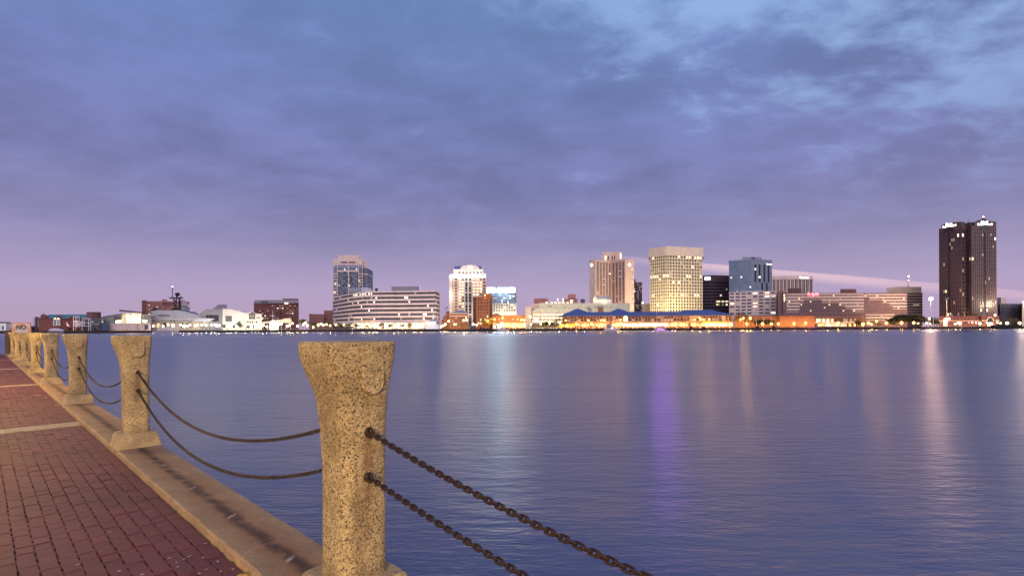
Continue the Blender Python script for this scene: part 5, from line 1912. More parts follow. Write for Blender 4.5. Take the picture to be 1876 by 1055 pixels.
for k in range(52):
    u = 1034 + (k + .5) * 306 / 52
    s = sU(u)
    if abs(u - 1146) < 4.5:
        continue
    arch = k % 2 == 0 and 1165 < u < 1255
    key = random.choice('hhdgdho') if not arch else random.choice('ghd')
    win(B.root, W, s, zz(586.2), 2.1, 1.9, key, .05, 'gallery_window')
    win(B.root, W, s, zz(581), 2.1, 1.6, random.choice('hgdhg'), .05, 'gallery_window')
for k in range(10):
    u = 1172 + k * 8.6
    b = MB()
    pts_ = [W.p(sU(u) + 1.9 * cos(a), .75, zz(582.4) + 2.0 * sin(a)) for a in [pi * q / 10 for q in range(11)]]
    b.tube(pts_, .22, 4); B.part(b, 'arch', ARCH)
b = MB()
pts_ = [(1142.6, 588.6), (1149.6, 588.6), (1149.6, 581.6)] + [(1146.1 + 3.5 * cos(a), 581.6 - 2.9 * sin(a)) for a in [pi * q / 8 for q in range(1, 8)]] + [(1142.6, 581.6)]
profile(b, pts_, Y - .9, .4); B.part(b, 'arched_window', SHOPW)
b = MB(); pbox(b, 1032, 1341, 588.6, 589.8, Y - 3, 3.4); B.part(b, 'balcony', ARCH)
for k in range(60):
    u = 1034 + k * 5.15
    if 1137 < u < 1222:
        key = 's'
    elif 1284 < u < 1330:
        key = random.choice('sso')
    else:
        key = random.choice('ododohd')
    win(B.root, W, sU(u + 2.2), zz(595), 2.2, 3.3, key, .05, 'shop_window')
b = MB(); profile(b, [(1019, 600), (1060, 596), (1060, 592.6), (1030, 592.6)], Y - 6, 6); B.part(b, 'awning', mat('yellow_awning', (.55, .36, .1), .8, .1))
b = MB(); profile(b, [(1283, 593), (1330, 592), (1326, 588.8), (1290, 588.8)], Y - 5, 5); B.part(b, 'awning', mat('yellow_awning', (.55, .36, .1), .8, .1))
for q in range(14):
    light(B.root, 1040 + q * 22.5, 594, Y - 5.5, 2600, (1, .58, .16), .6)
PINKT = glow('added_pink_glow', (1.0, .10, .45), 25)  # added strip, no real tube here; it colours the river streak pink
b = MB(); pbox(b, 1486, 1496, 601.4, 602.2, SHORE - 1.2, .3); tag(b.build('added_pink_strip', PINKT), 'thin magenta strip added on the quay face for the pink river streak', 'light')
light(C.objects['added_pink_strip'], 1490, 602, SHORE - 2.4, 3500, (1, .12, .45), .4, 'POINT')  # unseen lamp added beside the strip to carry the streak

# ---- 30 granite tower and its podium
Y = 505
GT = [(1721.4, Y + 16), (1762, Y - 2), (1771.6, Y + 4), (1780, Y), (1825.4, Y - 1)]
B = Bldg('granite_tower', 'tallest tower, dark red granite with two white lit signs over arched gables', 'tower', GT, depth=40)
zz = lambda v: ZZ(v, 1780, Y)
zt, zb_ = zz(420), zz(579)
b = MB(); b.prism(B.poly, ZG, zz(414.5)); B.part(b, 'wall', GRANG)
gb = MB()
for i, cols in ((0, 11), (1, 2), (2, 2), (3, 12)):
    W = B.W[i]
    grid(gb, W, zb_, zt, cols, 22, .55 if cols > 2 else 1.6, .75, .4)
    gb.wbox(W, -.02, W.len + .02, -.3, .45, zt - .4, zz(413.5))
B.part(gb, 'granite_grid', GRANB)
lit_at = {(0, 9, 20): 's', (1, 0, 20): 's', (3, 11, 19): 's', (1, 0, 14): 'd', (2, 1, 14): 's', (3, 0, 14): 's', (0, 6, 17): 'd', (3, 6, 8): 'w', (3, 7, 1): 'w', (3, 8, 2): 'w', (0, 2, 6): 'd', (0, 3, 6): 'w', (0, 2, 13): 'd', (3, 5, 20): 'd', (0, 6, 19): 'd', (0, 7, 19): 'd',
          (0, 4, 0): 'w', (0, 5, 0): 'w', (3, 4, 2): 'w', (3, 4, 1): 'w'}
KG = unit_box('pane_bronze', GRANG)
PANE['k'] = KG
for i, cols in ((0, 11), (1, 2), (2, 2), (3, 12)):
    def pk(c_, r_, i=i):
        return lit_at.get((i, c_, r_)) or ('d' if random.random() < .01 else ('g' if i in (1, 2) else 'k'))
    windows(B.root, B.W[i], zb_, zt, cols, 22, .72 if cols > 2 else .5, .70, pk, single=True, o=.05)
for i, f in ((0, .46), (3, .53)):
    W = B.W[i]
    b = MB(); b.wbox(W, W.len * f - .45, W.len * f + .45, 0, .5, zb_, zz(425)); B.part(b, 'dark_slit', BLACK)
    b = MB()
    P_ = lambda s, o, z: W.p(s, o, z)
    z_s, z_p = zz(413.6), (zz(404.5) if i == 0 else zz(398.8))
    L_ = W.len
    outl = [(L_ * .12, z_s), (L_ * 1.0, z_s), (L_ * 1.0, z_s + 3.6), (L_ * (f + .20), z_s + 4.3), (L_ * (f + .05), z_p - 1.6), (L_ * (f - .05), z_p - 1.6), (L_ * (f - .20), z_s + 4.3), (L_ * .12, z_s + 3.2)]
    n = len(outl)
    b.add([P_(s, .5, z) for s, z in outl] + [P_(s, -6, z) for s, z in outl], [tuple(range(n)), tuple(range(2 * n - 1, n - 1, -1))] + [(q, n + q, n + (q + 1) % n, (q + 1) % n) for q in range(n)])
    B.part(b, 'gable', GRANB)
    # arched window and its surround
    cz = zz(421)
    b = MB()
    o_ = [(L_ * f + 3.7 * cos(a), cz + 3.7 * sin(a)) for a in [pi * q / 10 for q in range(11)]]
    b.add([P_(s, .62, z) for s, z in o_], [tuple(range(len(o_)))]); B.part(b, 'arched_window', GLASS)
    b = MB(); b.tube([P_(L_ * f + 4.4 * cos(a), .6, cz + 4.4 * sin(a)) for a in [pi * q / 12 for q in range(13)]], .45, 5); B.part(b, 'arch', GRANB)
    sg0, sg1 = (.19, .80) if i == 0 else (.24, .84)
    sign_bars(B.root, W, L_ * sg0, L_ * sg1, z_s + .2, z_s + 2.2, SIGNW, 11, .9)
    sign_bars(B.root, W, L_ * (sg0 + .14), L_ * (sg1 - .18), z_s + 2.5, z_s + 4.4, SIGNW, 7, .9)
b = MB(); b.prism(B.ring(-2.2), zz(413), zz(406.2)); B.part(b, 'plant_room', GREYD)
b = MB(); b.cyl(XX(1775, Y + 16), Y + 16, zz(406), zz(393), .25, .08, 5); b.cyl(XX(1774, Y + 15), Y + 15, zz(406), zz(401), .5, .3, 6); B.part(b, 'antenna', GREYD)
b = MB(); b.ball((XX(1802.6, Y), Y, zz(397.6)), .6); B.part(b, 'beacon', glow('beacon_pink', (1, .8, .8), 10))
b = MB(); b.cyl(XX(1802.6, Y), Y, zz(401), zz(397.8), 1.4, .3, 8); B.part(b, 'gable_cap', BRK)
light(B.root, 1769.5, 577, Y - 1, 1500, (1, .9, .25), .3); light(B.root, 1768, 566, Y + 1.5, 500, (1, .9, .25), .3); light(B.root, 1741, 577, Y - .5, 350, (1, .85, .5), .3); light(B.root, 1803, 577, Y - 3, 90, (1, .85, .5), .3)
Y = 490
B = Bldg('brick_arcade_building', 'two storey red brick podium with arched entrances around the granite tower', 'building', [(1720.6, Y + 3), (1745, Y), (1798, Y), (1798.05, Y - 2), (1830.6, Y - 2)], depth=14)
B.wall(ZZ(580, 1770, Y), BRK, parapet=.6)
for i, n_ in ((0, 4), (1, 8), (3, 5)):
    W = B.W[i]
    for k in range(n_):
        s = (k + .5) * W.len / n_
        if i == 3 and k == 2 or i == 0 and k in (1, 2):
            continue
        win(B.root, W, s, ZZ(584, 1770, Y), 1.1, 1.2, 'g')
        win(B.root, W, s, ZZ(591, 1770, Y), 1.3, 1.6, random.choice('gdsg'))
    b = MB(); b.wbox(W, 0, W.len, -.1, .25, ZZ(588, 1770, Y), ZZ(587.2, 1770, Y)); B.part(b, 'string_course', PINK)
for uc, Yw, m, sc_ in ((1732.5, Y + .9, SHOPW, .75), (1814, Y - 2.6, SHOPO, 1.0)):
    b = MB()
    profile(b, [(uc - 5 * sc_, 597), (uc + 5 * sc_, 597)] + [(uc + 5 * sc_ * cos(a), 587 - 5.4 * sc_ * sin(a)) for a in [pi * q / 10 for q in range(11)]], Yw, .4); B.part(b, 'arch_glass', GLASS if sc_ == 1 else m)
    b = MB(); b.tube([(XX(uc + 5.6 * sc_ * cos(a), Yw), Yw - .2, ZZ(587 - 6 * sc_ * sin(a), uc, Yw)) for a in [pi * q / 12 for q in range(13)]], .4, 5); B.part(b, 'arch', PINK)
    if sc_ == 1:
        b = MB(); profile(b, [(uc - 8, 580.5), (uc + 8, 580.5), (uc + 8, 579), (uc, 575), (uc - 8, 579)], Yw + .3, 6); B.part(b, 'gable', BRK)
        for q in range(4):
            paneuv(B.root, 1809.6 + q * 2.4, 1811.4 + q * 2.4, 591, 597, Yw - .1, 's', 'shop_window')
for q in (1743, 1803):
    b = MB(); profile(b, [(q - 5, 579.8), (q + 5, 579.8), (q, 573.4)], Y + 3, 7); B.part(b, 'teal_roof', TEAL)
for q in (1740, 1758, 1778, 1795, 1820):
    light(B.root, q, 593, Y - 6, 900, (1, .45, .2), .6)

# ---- 31 right edge
flat('glass_offices', 'dark glass office block at the right edge with a pale corner tower', 'building', [('wall', mat('smoky_glass', (.09, .09, .12), .3, .3, .1), [R4(1832, 1873, 557, 604)], 20, 0), ('tower', GREYD, [R4(1827, 1834, 545, 604)], 14, 4), ('tower', TAN, [R4(1834.2, 1843, 545.4, 560)], 12, 5), ('roof_line', GREY, [R4(1831.6, 1873.4, 560.6, 561.4), R4(1831.6, 1873.4, 556, 557)], .5, -.3)], 560)
r = flat('cream_end_block', 'cream floodlit building cut by the right edge of the view', 'building', [('wall', CREAM, [R4(1872.6, 1905, 556.5, 604)], 20, 0), ('roof', TAN, [R4(1872.2, 1906, 555.6, 556.5)], 20, -.3)], 540)
light(r, 1878, 585, 515, 9000, (1, .8, .5), 1)
# ------------------------------------------------------------------ street lamps along the far shore
def lampset(kind, gl, rad):
    rad *= 1.5
    b = MB(); b.tube([(0, 0, 0), (0, 0, 1)], .07, 5)
    g_ = MB(); g_.ball((0, 0, 0), rad, 0, 8, 6)
    return b.mesh('pole', LPOLE), g_.mesh('globe', gl, True)
LS = {'w': lampset('w', GLOBEW, .55), 'o': lampset('o', GLOBEO, .62), 'p': lampset('p', GLOBEP, .55)}

LAMPD = {}
for k_, (pw, col) in {'w': (1800, (1, .93, .70)), 'o': (6500, (1, .50, .10)), 'p': (3000, (1, .74, .38))}.items():
    L = bpy.data.lights.new('lamp_light', 'POINT')
    L.energy, L.color, L.shadow_soft_size = pw, col, .4
    LAMPD[k_] = L

def street_lamp(u, v, Y, k, label, group, gs=1.0):
    x, z = XX(u, Y), ZZ(v, u, Y)
    r = thing('street_lamp', label, 'lamp', (x, Y, ZG), group)
    inst('pole', LS[k][0], r, (0, 0, 0), 0, (1, 1, max(.5, z - ZG)))
    inst('globe', LS[k][1], r, (0, 0, z - ZG), 0, (gs, gs, gs))
    o = bpy.data.objects.new('lamp_light', LAMPD[k])
    C.objects.link(o)
    o.parent = r
    o.location = (0, -.4, z - ZG - 1.25 * gs)

CL = [
    ('w', 'white globe lamp on the promenade before the grey museum hall', 482, [(281, 597), (299, 597.5), (317, 596, 1.5), (331, 595), (337, 597, 1.4), (344, 597), (348, 595)]),
    ('w', 'white globe lamp beside the glass sided museum canopy', 481, [(358, 596), (362, 595), (370, 595), (378, 596), (387, 595)]),
    ('w', 'white globe lamp at the foot of the floodlit white museum', 482, [(393, 594.5), (397, 596, 1.4), (402, 596), (416, 597), (420, 596), (424, 597), (433, 597), (450, 596, 1.3), (461, 597), (468, 598), (474, 597)]),
    ('w', 'white globe lamp near the dazzling marquee', 481, [(482, 595.5, 1.3), (489, 598), (512, 594), (516, 593)]),
    ('p', 'pale globe lamp below the red brick mid rise', 481, [(527, 597, 1.3), (531, 595), (536, 592), (545, 597, 1.3), (556, 594, 1.3), (560, 591, 1.2), (563, 596), (574, 599)]),
    ('o', 'orange lamp glowing over trees right of the red brick mid rise', 500, [(552, 588, 1.3)]),
    ('p', 'pale globe lamp on the quay left of the curved offices', 482, [(583, 595, 1.4), (588, 593), (592, 595, 1.2), (598, 594), (605, 596)]),
    ('p', 'pale globe lamp before the curved white offices', 481, [(615, 594.6), (630, 594.4), (645, 596), (663, 595.4, 1.4), (667, 596), (676, 594.6), (684, 596), (690, 594.8), (707, 594.6), (722, 597), (731, 597), (742, 594), (757.5, 594.5), (763, 594), (770, 597)]),
    ('p', 'pale lamp between the ferry and the brick hall', 484, [(808, 598, 1.2), (812, 596), (816, 594, 1.2), (822, 588)]),
    ('p', 'pale lamp in front of the brick hall with blue roof', 484, [(832.5, 594), (849.5, 586.4), (855, 586.2), (867, 594, 1.3), (873, 595)]),
    ('o', 'orange street lamp in front of the yellow shops', 484, [(894, 587, 1.2), (906, 584.6), (921, 582), (931, 594, 1.4), (941, 596), (955, 586), (960.6, 586)]),
    ('p', 'pale lamp under the lit parking levels', 484, [(920, 592, 1.3), (971.6, 580, 1.2), (973, 594), (983, 584.6, 1.6), (991, 593), (1007, 592, 1.5), (1026, 592)]),
    ('o', 'orange lamp hung before the left wing of the marketplace', 482, [(1038, 596), (1056, 593), (1070, 594.4), (1084, 593, 1.3), (1101, 594)]),
    ('o', 'orange lamp on the middle stretch of the marketplace', 482, [(1123, 594), (1132, 593), (1138, 592)]),
    ('o', 'orange lamp at the right end of the marketplace', 482, [(1237, 593.4, 1.5), (1268, 594, 1.2), (1282, 582), (1299, 593, 1.4), (1316.5, 593, 1.3), (1330, 593, 1.2), (1338, 593.4, 1.4)]),
    ('o', 'orange lamp among bare trees under the pink block', 483, [(1299.5, 585), (1357, 585), (1362, 582.6), (1374.5, 582.6, 1.4), (1368, 593, 1.3), (1397, 593, 1.5), (1413, 593, 1.3), (1426, 593, 1.3)]),
    ('o', 'orange lamp against the blank brick podium', 484, [(1455, 592.6, 1.3), (1476, 591.4, 1.3)]),
    ('o', 'orange lamp in front of the glass atria', 484, [(1515.4, 591), (1535.5, 591.4, 1.4)]),
    ('o', 'orange lamp near the dark round tree right of the brown hotel', 482, [(1581, 593.4, 1.5), (1591, 591.4, 1.3), (1596, 594), (1606, 588), (1624, 591.4, 1.4), (1651.6, 591, 1.4), (1674, 591, 1.3)]),
    ('p', 'pale lamp in the gap left of the granite tower', 500, [(1694, 583.8), (1703, 583.4, 1.3), (1697.5, 592), (1704.5, 592.6), (1682, 592)]),
    ('p', 'lamp in front of the brick podium of the granite tower', 478, [(1739, 583.4), (1758.6, 592.4, 1.5), (1795, 592.4, 1.4), (1750, 593), (1823, 577)]),
    ('p', 'lamp behind the black barge at the right edge', 482, [(1814.6, 592), (1833, 592), (1845, 591.8, 1.5), (1868, 591.6, 1.4)]),
]
for k, lab, Y, L_ in CL:
    L_ = sorted(L_)
    for i, e in enumerate(L_):
        street_lamp(e[0], e[1], Y + random.uniform(-1, 1), k, lab if len(L_) == 1 else lab + ', ' + nth(i, len(L_)), 'lamps: ' + lab, e[2] if len(e) > 2 else 1.0)
# small footlights along the quay edge
fg = MB(); fg.ball((0, 0, .9), .22, 0, 6, 4); fg.cyl(0, 0, 0, .75, .06, n=5)
foot_me = fg.mesh('foot_light', GLOBEP)
for k, (a, c, lab, n_) in enumerate(((930, 1030, 'low quay light below the yellow shops and parking deck', 16), (1035, 1230, 'low quay light in front of the marketplace', 26), (1235, 1340, 'low quay light at the right end of the quay by the marketplace', 8), (640, 770, 'low quay light below the curved offices', 9))):
    for i in range(n_):
        u = a + (c - a) * (i + random.uniform(.2, .8)) / n_
        o = bpy.data.objects.new('quay_light', foot_me)
        C.objects.link(o)
        o.location = (XX(u, SHORE + 1), SHORE + 1, ZG)
        tag(o, lab + ', ' + nth(i, n_), 'light', 'quay lights: ' + lab)

# tall floodlight masts
r = thing('floodlight_mast', 'tall mast with one blazing orange floodlight left of the granite tower', 'lamp', base(1705, 490))
b = MB(); b.cyl(XX(1705, 490), 490, ZG, ZZ(549, 1705, 490), .22, .12, 6); b.build('pole', GREY, r)
b = MB(); b.ball((XX(1705, 490), 489.6, ZZ(547.4, 1705, 490)), 1.6); b.build('lamp', glow('flood_orange', (1, .66, .38), 24), r)
light(r, 1705, 547.4, 487.0, 60000, (1, .56, .34), .8, 'POINT')
r = thing('floodlight_mast', 'bright lamp on a slim mast at the right edge by the cream building', 'lamp', base(1875.5, 486))
b = MB(); b.cyl(XX(1875.5, 486), 486, ZG, ZZ(555, 1875.5, 486), .2, .12, 6); b.build('pole', GREY, r)
b = MB(); b.ball((XX(1875.5, 486), 486, ZZ(553.6, 1875.5, 486)), .8); b.build('lamp', glow('flood_orange', (1, .66, .38), 24), r)
light(r, 1875.5, 553.6, 484.4, 55000, (1, .72, .45), .8, 'POINT')
r = thing('floodlight_mast', 'tall white pole with twin unlit lamp heads in front of the granite tower', 'lamp', base(1735, 480))
b = MB(); b.cyl(XX(1735, 480), 480, ZG, ZZ(548, 1735, 480), .45, .3, 8); b.build('pole', mat('pale_pole', (.5, .4, .36), .6, .1), r)
b = MB(); pbox(b, 1731.2, 1734.6, 546, 549, 479.5, 1); pbox(b, 1735.6, 1739, 545, 548, 479.5, 1); b.build('lamp_heads', GREY, r)
for u, vt, lab in ((1203.4, 571, 'thin white flagpole rising past the blue marketplace roof'), (1385.6, 578, 'pale pole among the bare trees under the pink block'), (1398.4, 580, 'slim pole right of the bare trees under the pink block'), (1710, 578, 'thin pole beside the gap left of the granite tower')):
    b = MB(); b.cyl(XX(u, 479), 479, ZG, ZZ(vt, u, 479), .16, .09, 6)
    b.ball((XX(u, 479), 479, ZZ(vt, u, 479)), .18)
    tag(b.build('flagpole', WPAINT), lab, 'pole')

# ------------------------------------------------------------------ trees
TRUNK = mat('bark', (.07, .05, .04), .9, .2, 2)
LEAFD = mat('dark_leaves', (.03, .038, .02), .8, .5, .6, streak=False)
LEAFM = mat('olive_leaves', (.07, .065, .03), .8, .5, .6, streak=False)
LEAFYE = mat('yellow_foliage', (.30, .20, .03), .8, .4, .6, streak=False)

def crown_mesh(name, m, n, rx, rz, seed, size=.42):
    rr = random.Random(seed)
    lob = [(rr.gauss(0, rx * .42), rr.gauss(0, rx * .42), rr.uniform(-.3, .5) * rz, rr.uniform(.35, .62)) for _ in range(9)]
    b = MB()
    for _ in range(n):
        lx, ly, lz, lr = rr.choice(lob)
        d = Vector((rr.gauss(0, 1), rr.gauss(0, 1), rr.gauss(0, 1))).normalized() * (rr.random() ** .4) * lr
        c = Vector((lx + d.x * rx, ly + d.y * rx, lz + d.z * rz))
        t = Vector((rr.gauss(0, 1), rr.gauss(0, 1), rr.gauss(0, .6))).normalized()
        s_ = t.cross(Vector((rr.gauss(0, 1), rr.gauss(0, 1), rr.gauss(0, 1)))).normalized()
        k = size * rr.uniform(.6, 1.4)
        b.add([c + t * k, c - t * k * .3 + s_ * k * .6, c - t * k * .9, c - t * k * .3 - s_ * k * .6], [(0, 1, 2, 3)])
    return b.mesh(name, m)

def trunk_mesh(h, r_, seed, limbs=5):
    rr = random.Random(seed)
    b = MB()
    b.tube([(0, 0, 0), (rr.gauss(0, .1), 0, h * .5), (rr.gauss(0, .2), rr.gauss(0, .2), h)], [r_, r_ * .75, r_ * .35], 6)
    for k in range(limbs):
        a = rr.uniform(0, 6.3)
        z0 = h * rr.uniform(.5, .9)
        L_ = h * rr.uniform(.35, .6)
        b.tube([(0, 0, z0), (cos(a) * L_ * .5, sin(a) * L_ * .5, z0 + L_ * .4), (cos(a) * L_ * .8, sin(a) * L_ * .8, z0 + L_ * .95)], [r_ * .4, r_ * .28, r_ * .08], 5)
    return b.mesh('trunk', TRUNK)

def bare_meshes(h, seed):
    rr = random.Random(seed)
    b, tw = MB(), MB()
    b.tube([(0, 0, 0), (rr.gauss(0, .15), 0, h * .45)], [.22, .15], 6)
    def grow(p, d, L_, r_, lev):
        q = p + d * L_
        (b if lev < 2 else tw).tube([p, p + d * L_ * .5 + Vector((rr.gauss(0, .06), rr.gauss(0, .06), 0)) * L_, q], [r_, r_ * .8, r_ * .55], 4 if lev else 5)
        if lev < 3:
            for _ in range(4 if lev < 2 else 3):
                nd = (d + Vector((rr.gauss(0, .55), rr.gauss(0, .55), rr.gauss(.15, .3)))).normalized()
                grow(p + d * L_ * rr.uniform(.45, 1), nd, L_ * rr.uniform(.5, .72), r_ * .55, lev + 1)
    for _ in range(6):
        a = rr.uniform(0, 6.3)
        grow(Vector((0, 0, h * rr.uniform(.3, .45))), Vector((cos(a) * .6, sin(a) * .6, .85)).normalized(), h * .26, .11, 0)
    return b.mesh('trunk', TRUNK), tw.mesh('twigs', TRUNK)

CROWNS = {k: [crown_mesh('crown', m, n, 3.6, 3.0, 11 + q + 7 * ord(k)) for q in range(3)] for k, m, n in (('d', LEAFD, 900), ('m', LEAFM, 600), ('y', LEAFYE, 420))}
TRUNKS = [trunk_mesh(4.2, .24, 40 + q) for q in range(3)]
BARE = [bare_meshes(9.5, 70 + q) for q in range(4)]

def tree(u, Y, top, kind, label, group, wide=1.0):
    h = ZZ(top, u, Y) - ZG
    x = XX(u, Y)
    q = random.randrange(3)
    if kind == 'b':
        r = thing('bare_tree', label, 'tree', (x, Y, ZG), group)
        s_ = h / 10.2
        t, tw = BARE[random.randrange(4)]
        rz = random.uniform(0, 6)
        inst('trunk', t, r, (0, 0, 0), rz, (s_ * wide, s_ * wide, s_))
        inst('twigs', tw, r, (0, 0, 0), rz, (s_ * wide, s_ * wide, s_))
    else:
        r = thing('leafy_tree', label, 'tree', (x, Y, ZG), group)
        s_ = h / 7.4
        rz = random.uniform(0, 6)
        inst('trunk', TRUNKS[q], r, (0, 0, 0), rz, (s_, s_, s_))
        inst('crown', CROWNS[kind][q], r, (0, 0, 4.6 * s_), rz, (s_ * wide, s_ * wide, s_))

TR = [('b', 'bare twiggy tree in front of the pink block', 490, [(1343, 576), (1352, 572), (1358, 562), (1366, 566), (1376, 572), (1381, 578)]),
      ('d', 'low dark tree by the bare trees under the pink block', 491, [(1389, 586), (1394, 584), (1404, 585), (1409, 584)]),
      ('d', 'big dark round tree right of the brown hotel', 494, [(1643, 578, 1.3), (1653, 576, 1.4), (1664, 574.6, 1.5), (1674, 576, 1.4), (1682, 580)]),
      ('d', 'small dark tree in the gap left of the granite tower', 497, [(1689, 580), (1712, 584), (1716, 586), (1708, 587), (1722, 588)]),
      ('b', 'bare tree against the pink sky left of the granite tower', 520, [(1697, 575), (1704, 574), (1711, 573), (1717, 576)]),
      ('y', 'yellow leaved tree lit by a lamp at the foot of the brick tower', 484, [(893, 580), (889, 588)]),
      ('b', 'bare tree at the left end of the marketplace', 486, [(1012, 584), (1019, 579), (1026, 576), (1034, 582)]),
      ('m', 'olive tree below the lit parking levels', 487, [(995, 589), (1001, 588), (1009, 590)]),
      ('b', 'bare tree before the left wing of the marketplace', 484, [(1118, 586), (1125, 588)]),
      ('m', 'small olive tree left of the curved offices', 488, [(556, 584), (572, 590), (580, 591), (600, 588), (606, 591)]),
      ('m', 'clipped olive tree along the front of the curved offices', 483, [(622, 591), (637, 592), (655, 593), (670, 592), (696, 592), (715, 593), (735, 592), (750, 592)]),
      ('m', 'small olive tree against the white museum front', 485, [(410, 594), (428, 595), (440, 592), (455, 596), (465, 595)]),
      ('b', 'bare tree behind the black barge', 500, [(1842, 580), (1850, 577), (1857, 578), (1863, 581)]),
      ('b', 'bare tree beside the brick hall', 488, [(829, 592), (846, 590), (862, 588)]),
      ('d', 'dark shrub on the shore by the left brick building', 482, [(112, 600), (128, 600), (143, 601), (176, 600)]),
      ('m', 'small olive tree before the brown hotel terrace', 487, [(1570, 586), (1578, 589), (1610, 591), (1634, 588)])]
for k, lab, Y, L_ in TR:
    L_ = sorted(L_)
    for i, e in enumerate(L_):
        tree(e[0], Y + random.uniform(-2, 2), e[1], k, lab + ', ' + nth(i, len(L_)), 'trees: ' + lab, e[2] if len(e) > 2 else 1.0)

# ------------------------------------------------------------------ boats
YW = 468
yacht = boat('motor_yacht', 'long grey white motor yacht moored before the grey museum hall', 283, 329, YW, mat('hull_lilac', (.50, .46, .50), .4, .06), 599, [('cabin', WPAINT, 288, 318, 601.6, 605, 3.6), ('wheelhouse', WPAINT, 296, 314, 599.6, 601.8, 3), ('flybridge', SHIPG, 304, 314, 598, 599.8, 2.4)], 1, 2.0)
for k in range(5):
    paneuv(yacht, 292 + k * 4.4, 294.6 + k * 4.4, 602.4, 603.6, YW - 1.85, 'g')
fer = boat('ferry', 'bright white two deck ferry with dark hull moored at the curved offices', 776.5, 805, 466, BLACK, 600, [('lower_deck', WPAINT, 779.5, 804.6, 594.8, 602.8, 6), ('upper_deck', WPAINT, 780, 803.6, 588.8, 594.4, 5.4), ('wheelhouse', GREY, 786, 804, 584.6, 588.6, 4.4)], -1, 2.4, cat='ferry')
b = MB(); profile(b, [(791.5, 584.6), (796.5, 584.6), (795, 578), (794, 573.6), (793, 578)], 465.6, 1); b.build('mast', WPAINT, fer)
for k in range(3):
    for v in (589.8, 596.4):
        paneuv(fer, 781.5 + k * 5.5, 785.8 + k * 5.5, v, v + 3, 463.2, 's', 'lit_window')
for v in (589.6, 596.6):
    paneuv(fer, 799.4, 803.4, v, v + 3.4, 463.2, 'g')
light(fer, 788, 594, 455, 1600, (1, .95, .82), .6); light(fer, 786, 586, 458, 500, (1, .95, .82), .6)
tug = boat('tugboat', 'dark tugboat with grey wheelhouse moored at the foot of the brick tower', 860, 876, 467, BLACK, 600, [('cabin', GREYD, 861, 872, 598, 603.4, 3.4), ('wheelhouse', GREY, 862, 868, 595.6, 598.2, 2.6)], -1, 1.7)
tug2 = boat('workboat', 'low dark workboat with clutter on deck, moored just right of the tugboat', 877, 904, 468, BLACK, 600, [('cabin', BLACK, 879, 883, 598, 604, 2.4), ('crate', mat('dark_blue_crate', (.03, .035, .07), .7, .2), 884, 890, 600.6, 604, 2.4), ('crate', BLACK, 892, 899, 601.6, 604.4, 2.4)], 1, 1.2)
mb_ = boat('cabin_cruiser', 'white cabin cruiser with raked bow moored by the white boathouse', 911, 933, 467, mat('hull_lilac', (.50, .46, .50), .4, .06), 600, [('cabin', WPAINT, 914, 926, 600.2, 603.8, 3), ('bimini', BLACK, 912, 922, 598.4, 599.4, 3)], 1, 1.7)
paneuv(mb_, 916, 921, 601, 602.2, 465.4, 'g'); 
for k in (912.6, 921.4):
    b = MB(); pbox(b, k, k + .3, 599.2, 603, 466, .2); b.build('post', GREY, mb_)
Y = 466
r = thing('motor_yacht', 'white yacht with high wedge shaped superstructure in front of the marketplace', 'boat', (XX(1109, Y), Y, 0))
b = MB(); hull_mesh(b, XX(1108, Y), XX(1136, Y), Y, 2.8, -.3, 1.5, 1); b.build('hull', WPAINT, r)
b = MB(); profile(b, [(1109, 603.4), (1132, 603.4), (1119, 594.4), (1112.5, 592.6), (1110, 596)], Y - 2.2, 4.4); b.build('superstructure', mat('hull_lilac', (.50, .46, .50), .4, .06), r)
for a, c, v0, v1 in ((1112, 1118, 594.6, 596.6), (1112.4, 1120, 598.2, 600)):
    paneuv(r, a, c, v0, v1, Y - 2.25, 'g')
paneuv(r, 1119.6, 1122.8, 599.8, 601.6, Y - 2.25, 's', 'lit_window')
sb = boat('trawler_yacht', 'low pinkish trawler yacht moored under the thin white flagpole', 1198, 1218, 467, mat('hull_lilac', (.50, .46, .50), .4, .06), 600, [('cabin', TAN, 1203, 1214, 599, 603.6, 3), ('canopy', BRKP, 1203, 1216.5, 596.8, 598, 3)], -1, 1.5)
for k in (1204, 1215):
    b = MB(); pbox(b, k, k + .3, 597.8, 602, 466.4, .2); b.build('post', TAN, sb)
PURP = glow('added_violet_glow', (.40, .10, 1.0), 4)
b = MB(); pbox(b, 1206, 1217, 603.0, 603.8, 464.6, .3); b.build('added_violet_strip', PURP, sb)  # strip added to the yacht as source for the violet river streak
for q in (1196, 1205, 1214, 1223, 1232):
    o = light(sb, q, 602.2, 463.4, 19000, (.40, .11, 1.0), .4)  # unseen violet spots added past the strip, aimed at the water
    o.rotation_euler = Vector((0, -1, -.1)).to_track_quat('-Z', 'Y').to_euler()
for u, lab in ((1266, 'dark moored boat hull at the right end of the marketplace quay'), (1290, 'dark moored launch with a peaked cabin near the yellow awning'), (1388, 'dark pair of dolphin fenders moored under the pink block'), (1418, 'dark bluff workboat moored before the blank brick podium')):
    w_ = 5 if u < 1300 else 6
    boat('moored_boat', lab, u - w_, u + w_, 470, BLACK, 600, [('cabin', BLACK, u - w_ * .6, u + w_ * .5, 597.6 - (u - 1266) * .004, 602.4, 2.6)] + ([('wheelhouse', SHIPG, u, u + 3, 598, 602, 2.2)] if u > 1300 else []), 1, 1.5)
bg_ = boat('black_barge', 'black barge with high flat deckhouse at the right shore', 1814.4, 1853, 455, BLACK, 600, [('deckhouse', BLACK, 1821, 1851, 594.2, 600.2, 7)], -1, 3.0, cat='barge')
b = MB(); b.cyl(XX(1851.6, 454), 454, 1, ZZ(586, 1851, 454), .12, n=5); b.build('mast', GREY, bg_)
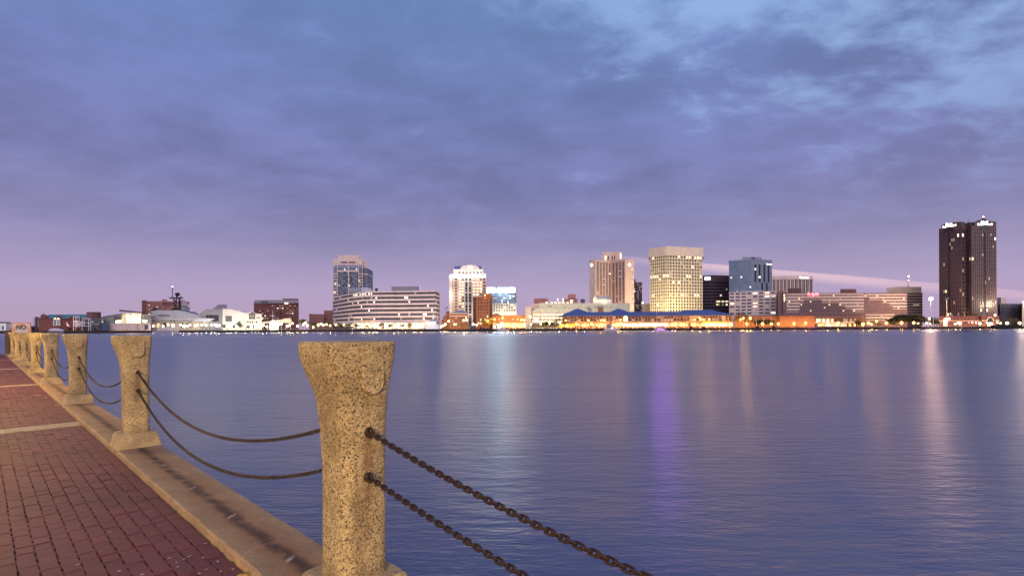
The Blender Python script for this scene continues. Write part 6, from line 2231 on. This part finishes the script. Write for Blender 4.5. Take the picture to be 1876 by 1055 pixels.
ob = boat('orange_boat', 'small orange workboat just left of the black barge', 1803, 1814.5, 458, mat('boat_orange', (.32, .10, .06), .7, .15), 600, [('cabin', mat('boat_orange', (.32, .10, .06), .7, .15), 1805, 1809, 599, 602.6, 2)], -1, 1.3)
bl = boat('moored_boat', 'long low dark hull moored below the two glass atria', 1482, 1510, 470, BLACK, 600, [('cabin', GREYD, 1494, 1508, 599.6, 602.4, 3)], 1, 1.6)

# ------------------------------------------------------------------ railing and pilings on the far quay
RAILM = mat('pale_rail', (.42, .38, .34), .7, .1)
for a, c, m, lab in ((330, 470, RAILM, 'pale quay railing in front of the museum'), (470, 612, RAILM, 'pale quay railing before the red brick mid rise'), (612, 776, RAILM, 'pale quay railing below the curved offices'),
                     (930, 1100, GREYD, 'dark quay railing below the parking deck'), (1100, 1345, GREYD, 'dark quay railing along the marketplace'), (1345, 1480, GREYD, 'dark quay railing under the pink block and podium'), (1690, 1800, RAILM, 'pale quay wall railing at the granite tower')):
    x0, x1 = XX(a, SHORE), XX(c, SHORE)
    r = thing('quay_railing', lab, 'railing', (x0, SHORE + .6, ZG))
    b = MB()
    for z in (.55, 1.15):
        b.box(x0, x1, SHORE + .55, SHORE + .65, ZG + z - .05, ZG + z + .05)
    b.build('rail', m, r)
    b = MB()
    n = int((x1 - x0) / 1.6)
    for k in range(n + 1):
        x = x0 + (x1 - x0) * k / n
        b.box(x - .07, x + .07, SHORE + .53, SHORE + .67, ZG, ZG + 1.2)
    b.build('railing_posts', m, r, kind='stuff')
pm = MB(); pm.cyl(0, 0, -3, 3.4, .26, .22, 7)
pile_me = pm.mesh('piling', mat('timber', (.10, .07, .05), .85, .3, 2))
for a, c, n_, lab in ((60, 200, 16, 'dark mooring pile before the left brick building'), (205, 275, 6, 'dark mooring pile under the pale pavilion wall'), (330, 610, 20, 'dark mooring pile along the museum quay'), (615, 775, 12, 'dark mooring pile below the curved offices'),
                      (935, 1100, 18, 'dark mooring pile below the parking deck'), (1140, 1340, 26, 'dark mooring pile along the marketplace quay'), (1345, 1480, 20, 'dark mooring pile under the pink block'), (1690, 1800, 6, 'dark mooring pile before the granite tower')):
    for k in range(n_):
        u = a + (c - a) * (k + random.uniform(.15, .85)) / n_
        o = bpy.data.objects.new('mooring_pile', pile_me)
        C.objects.link(o)
        yy = SHORE - random.uniform(1, 3)
        o.location = (XX(u, yy), yy, random.uniform(-.9, .6))
        tag(o, lab + ', ' + nth(k, n_), 'pile', 'piles: ' + lab)
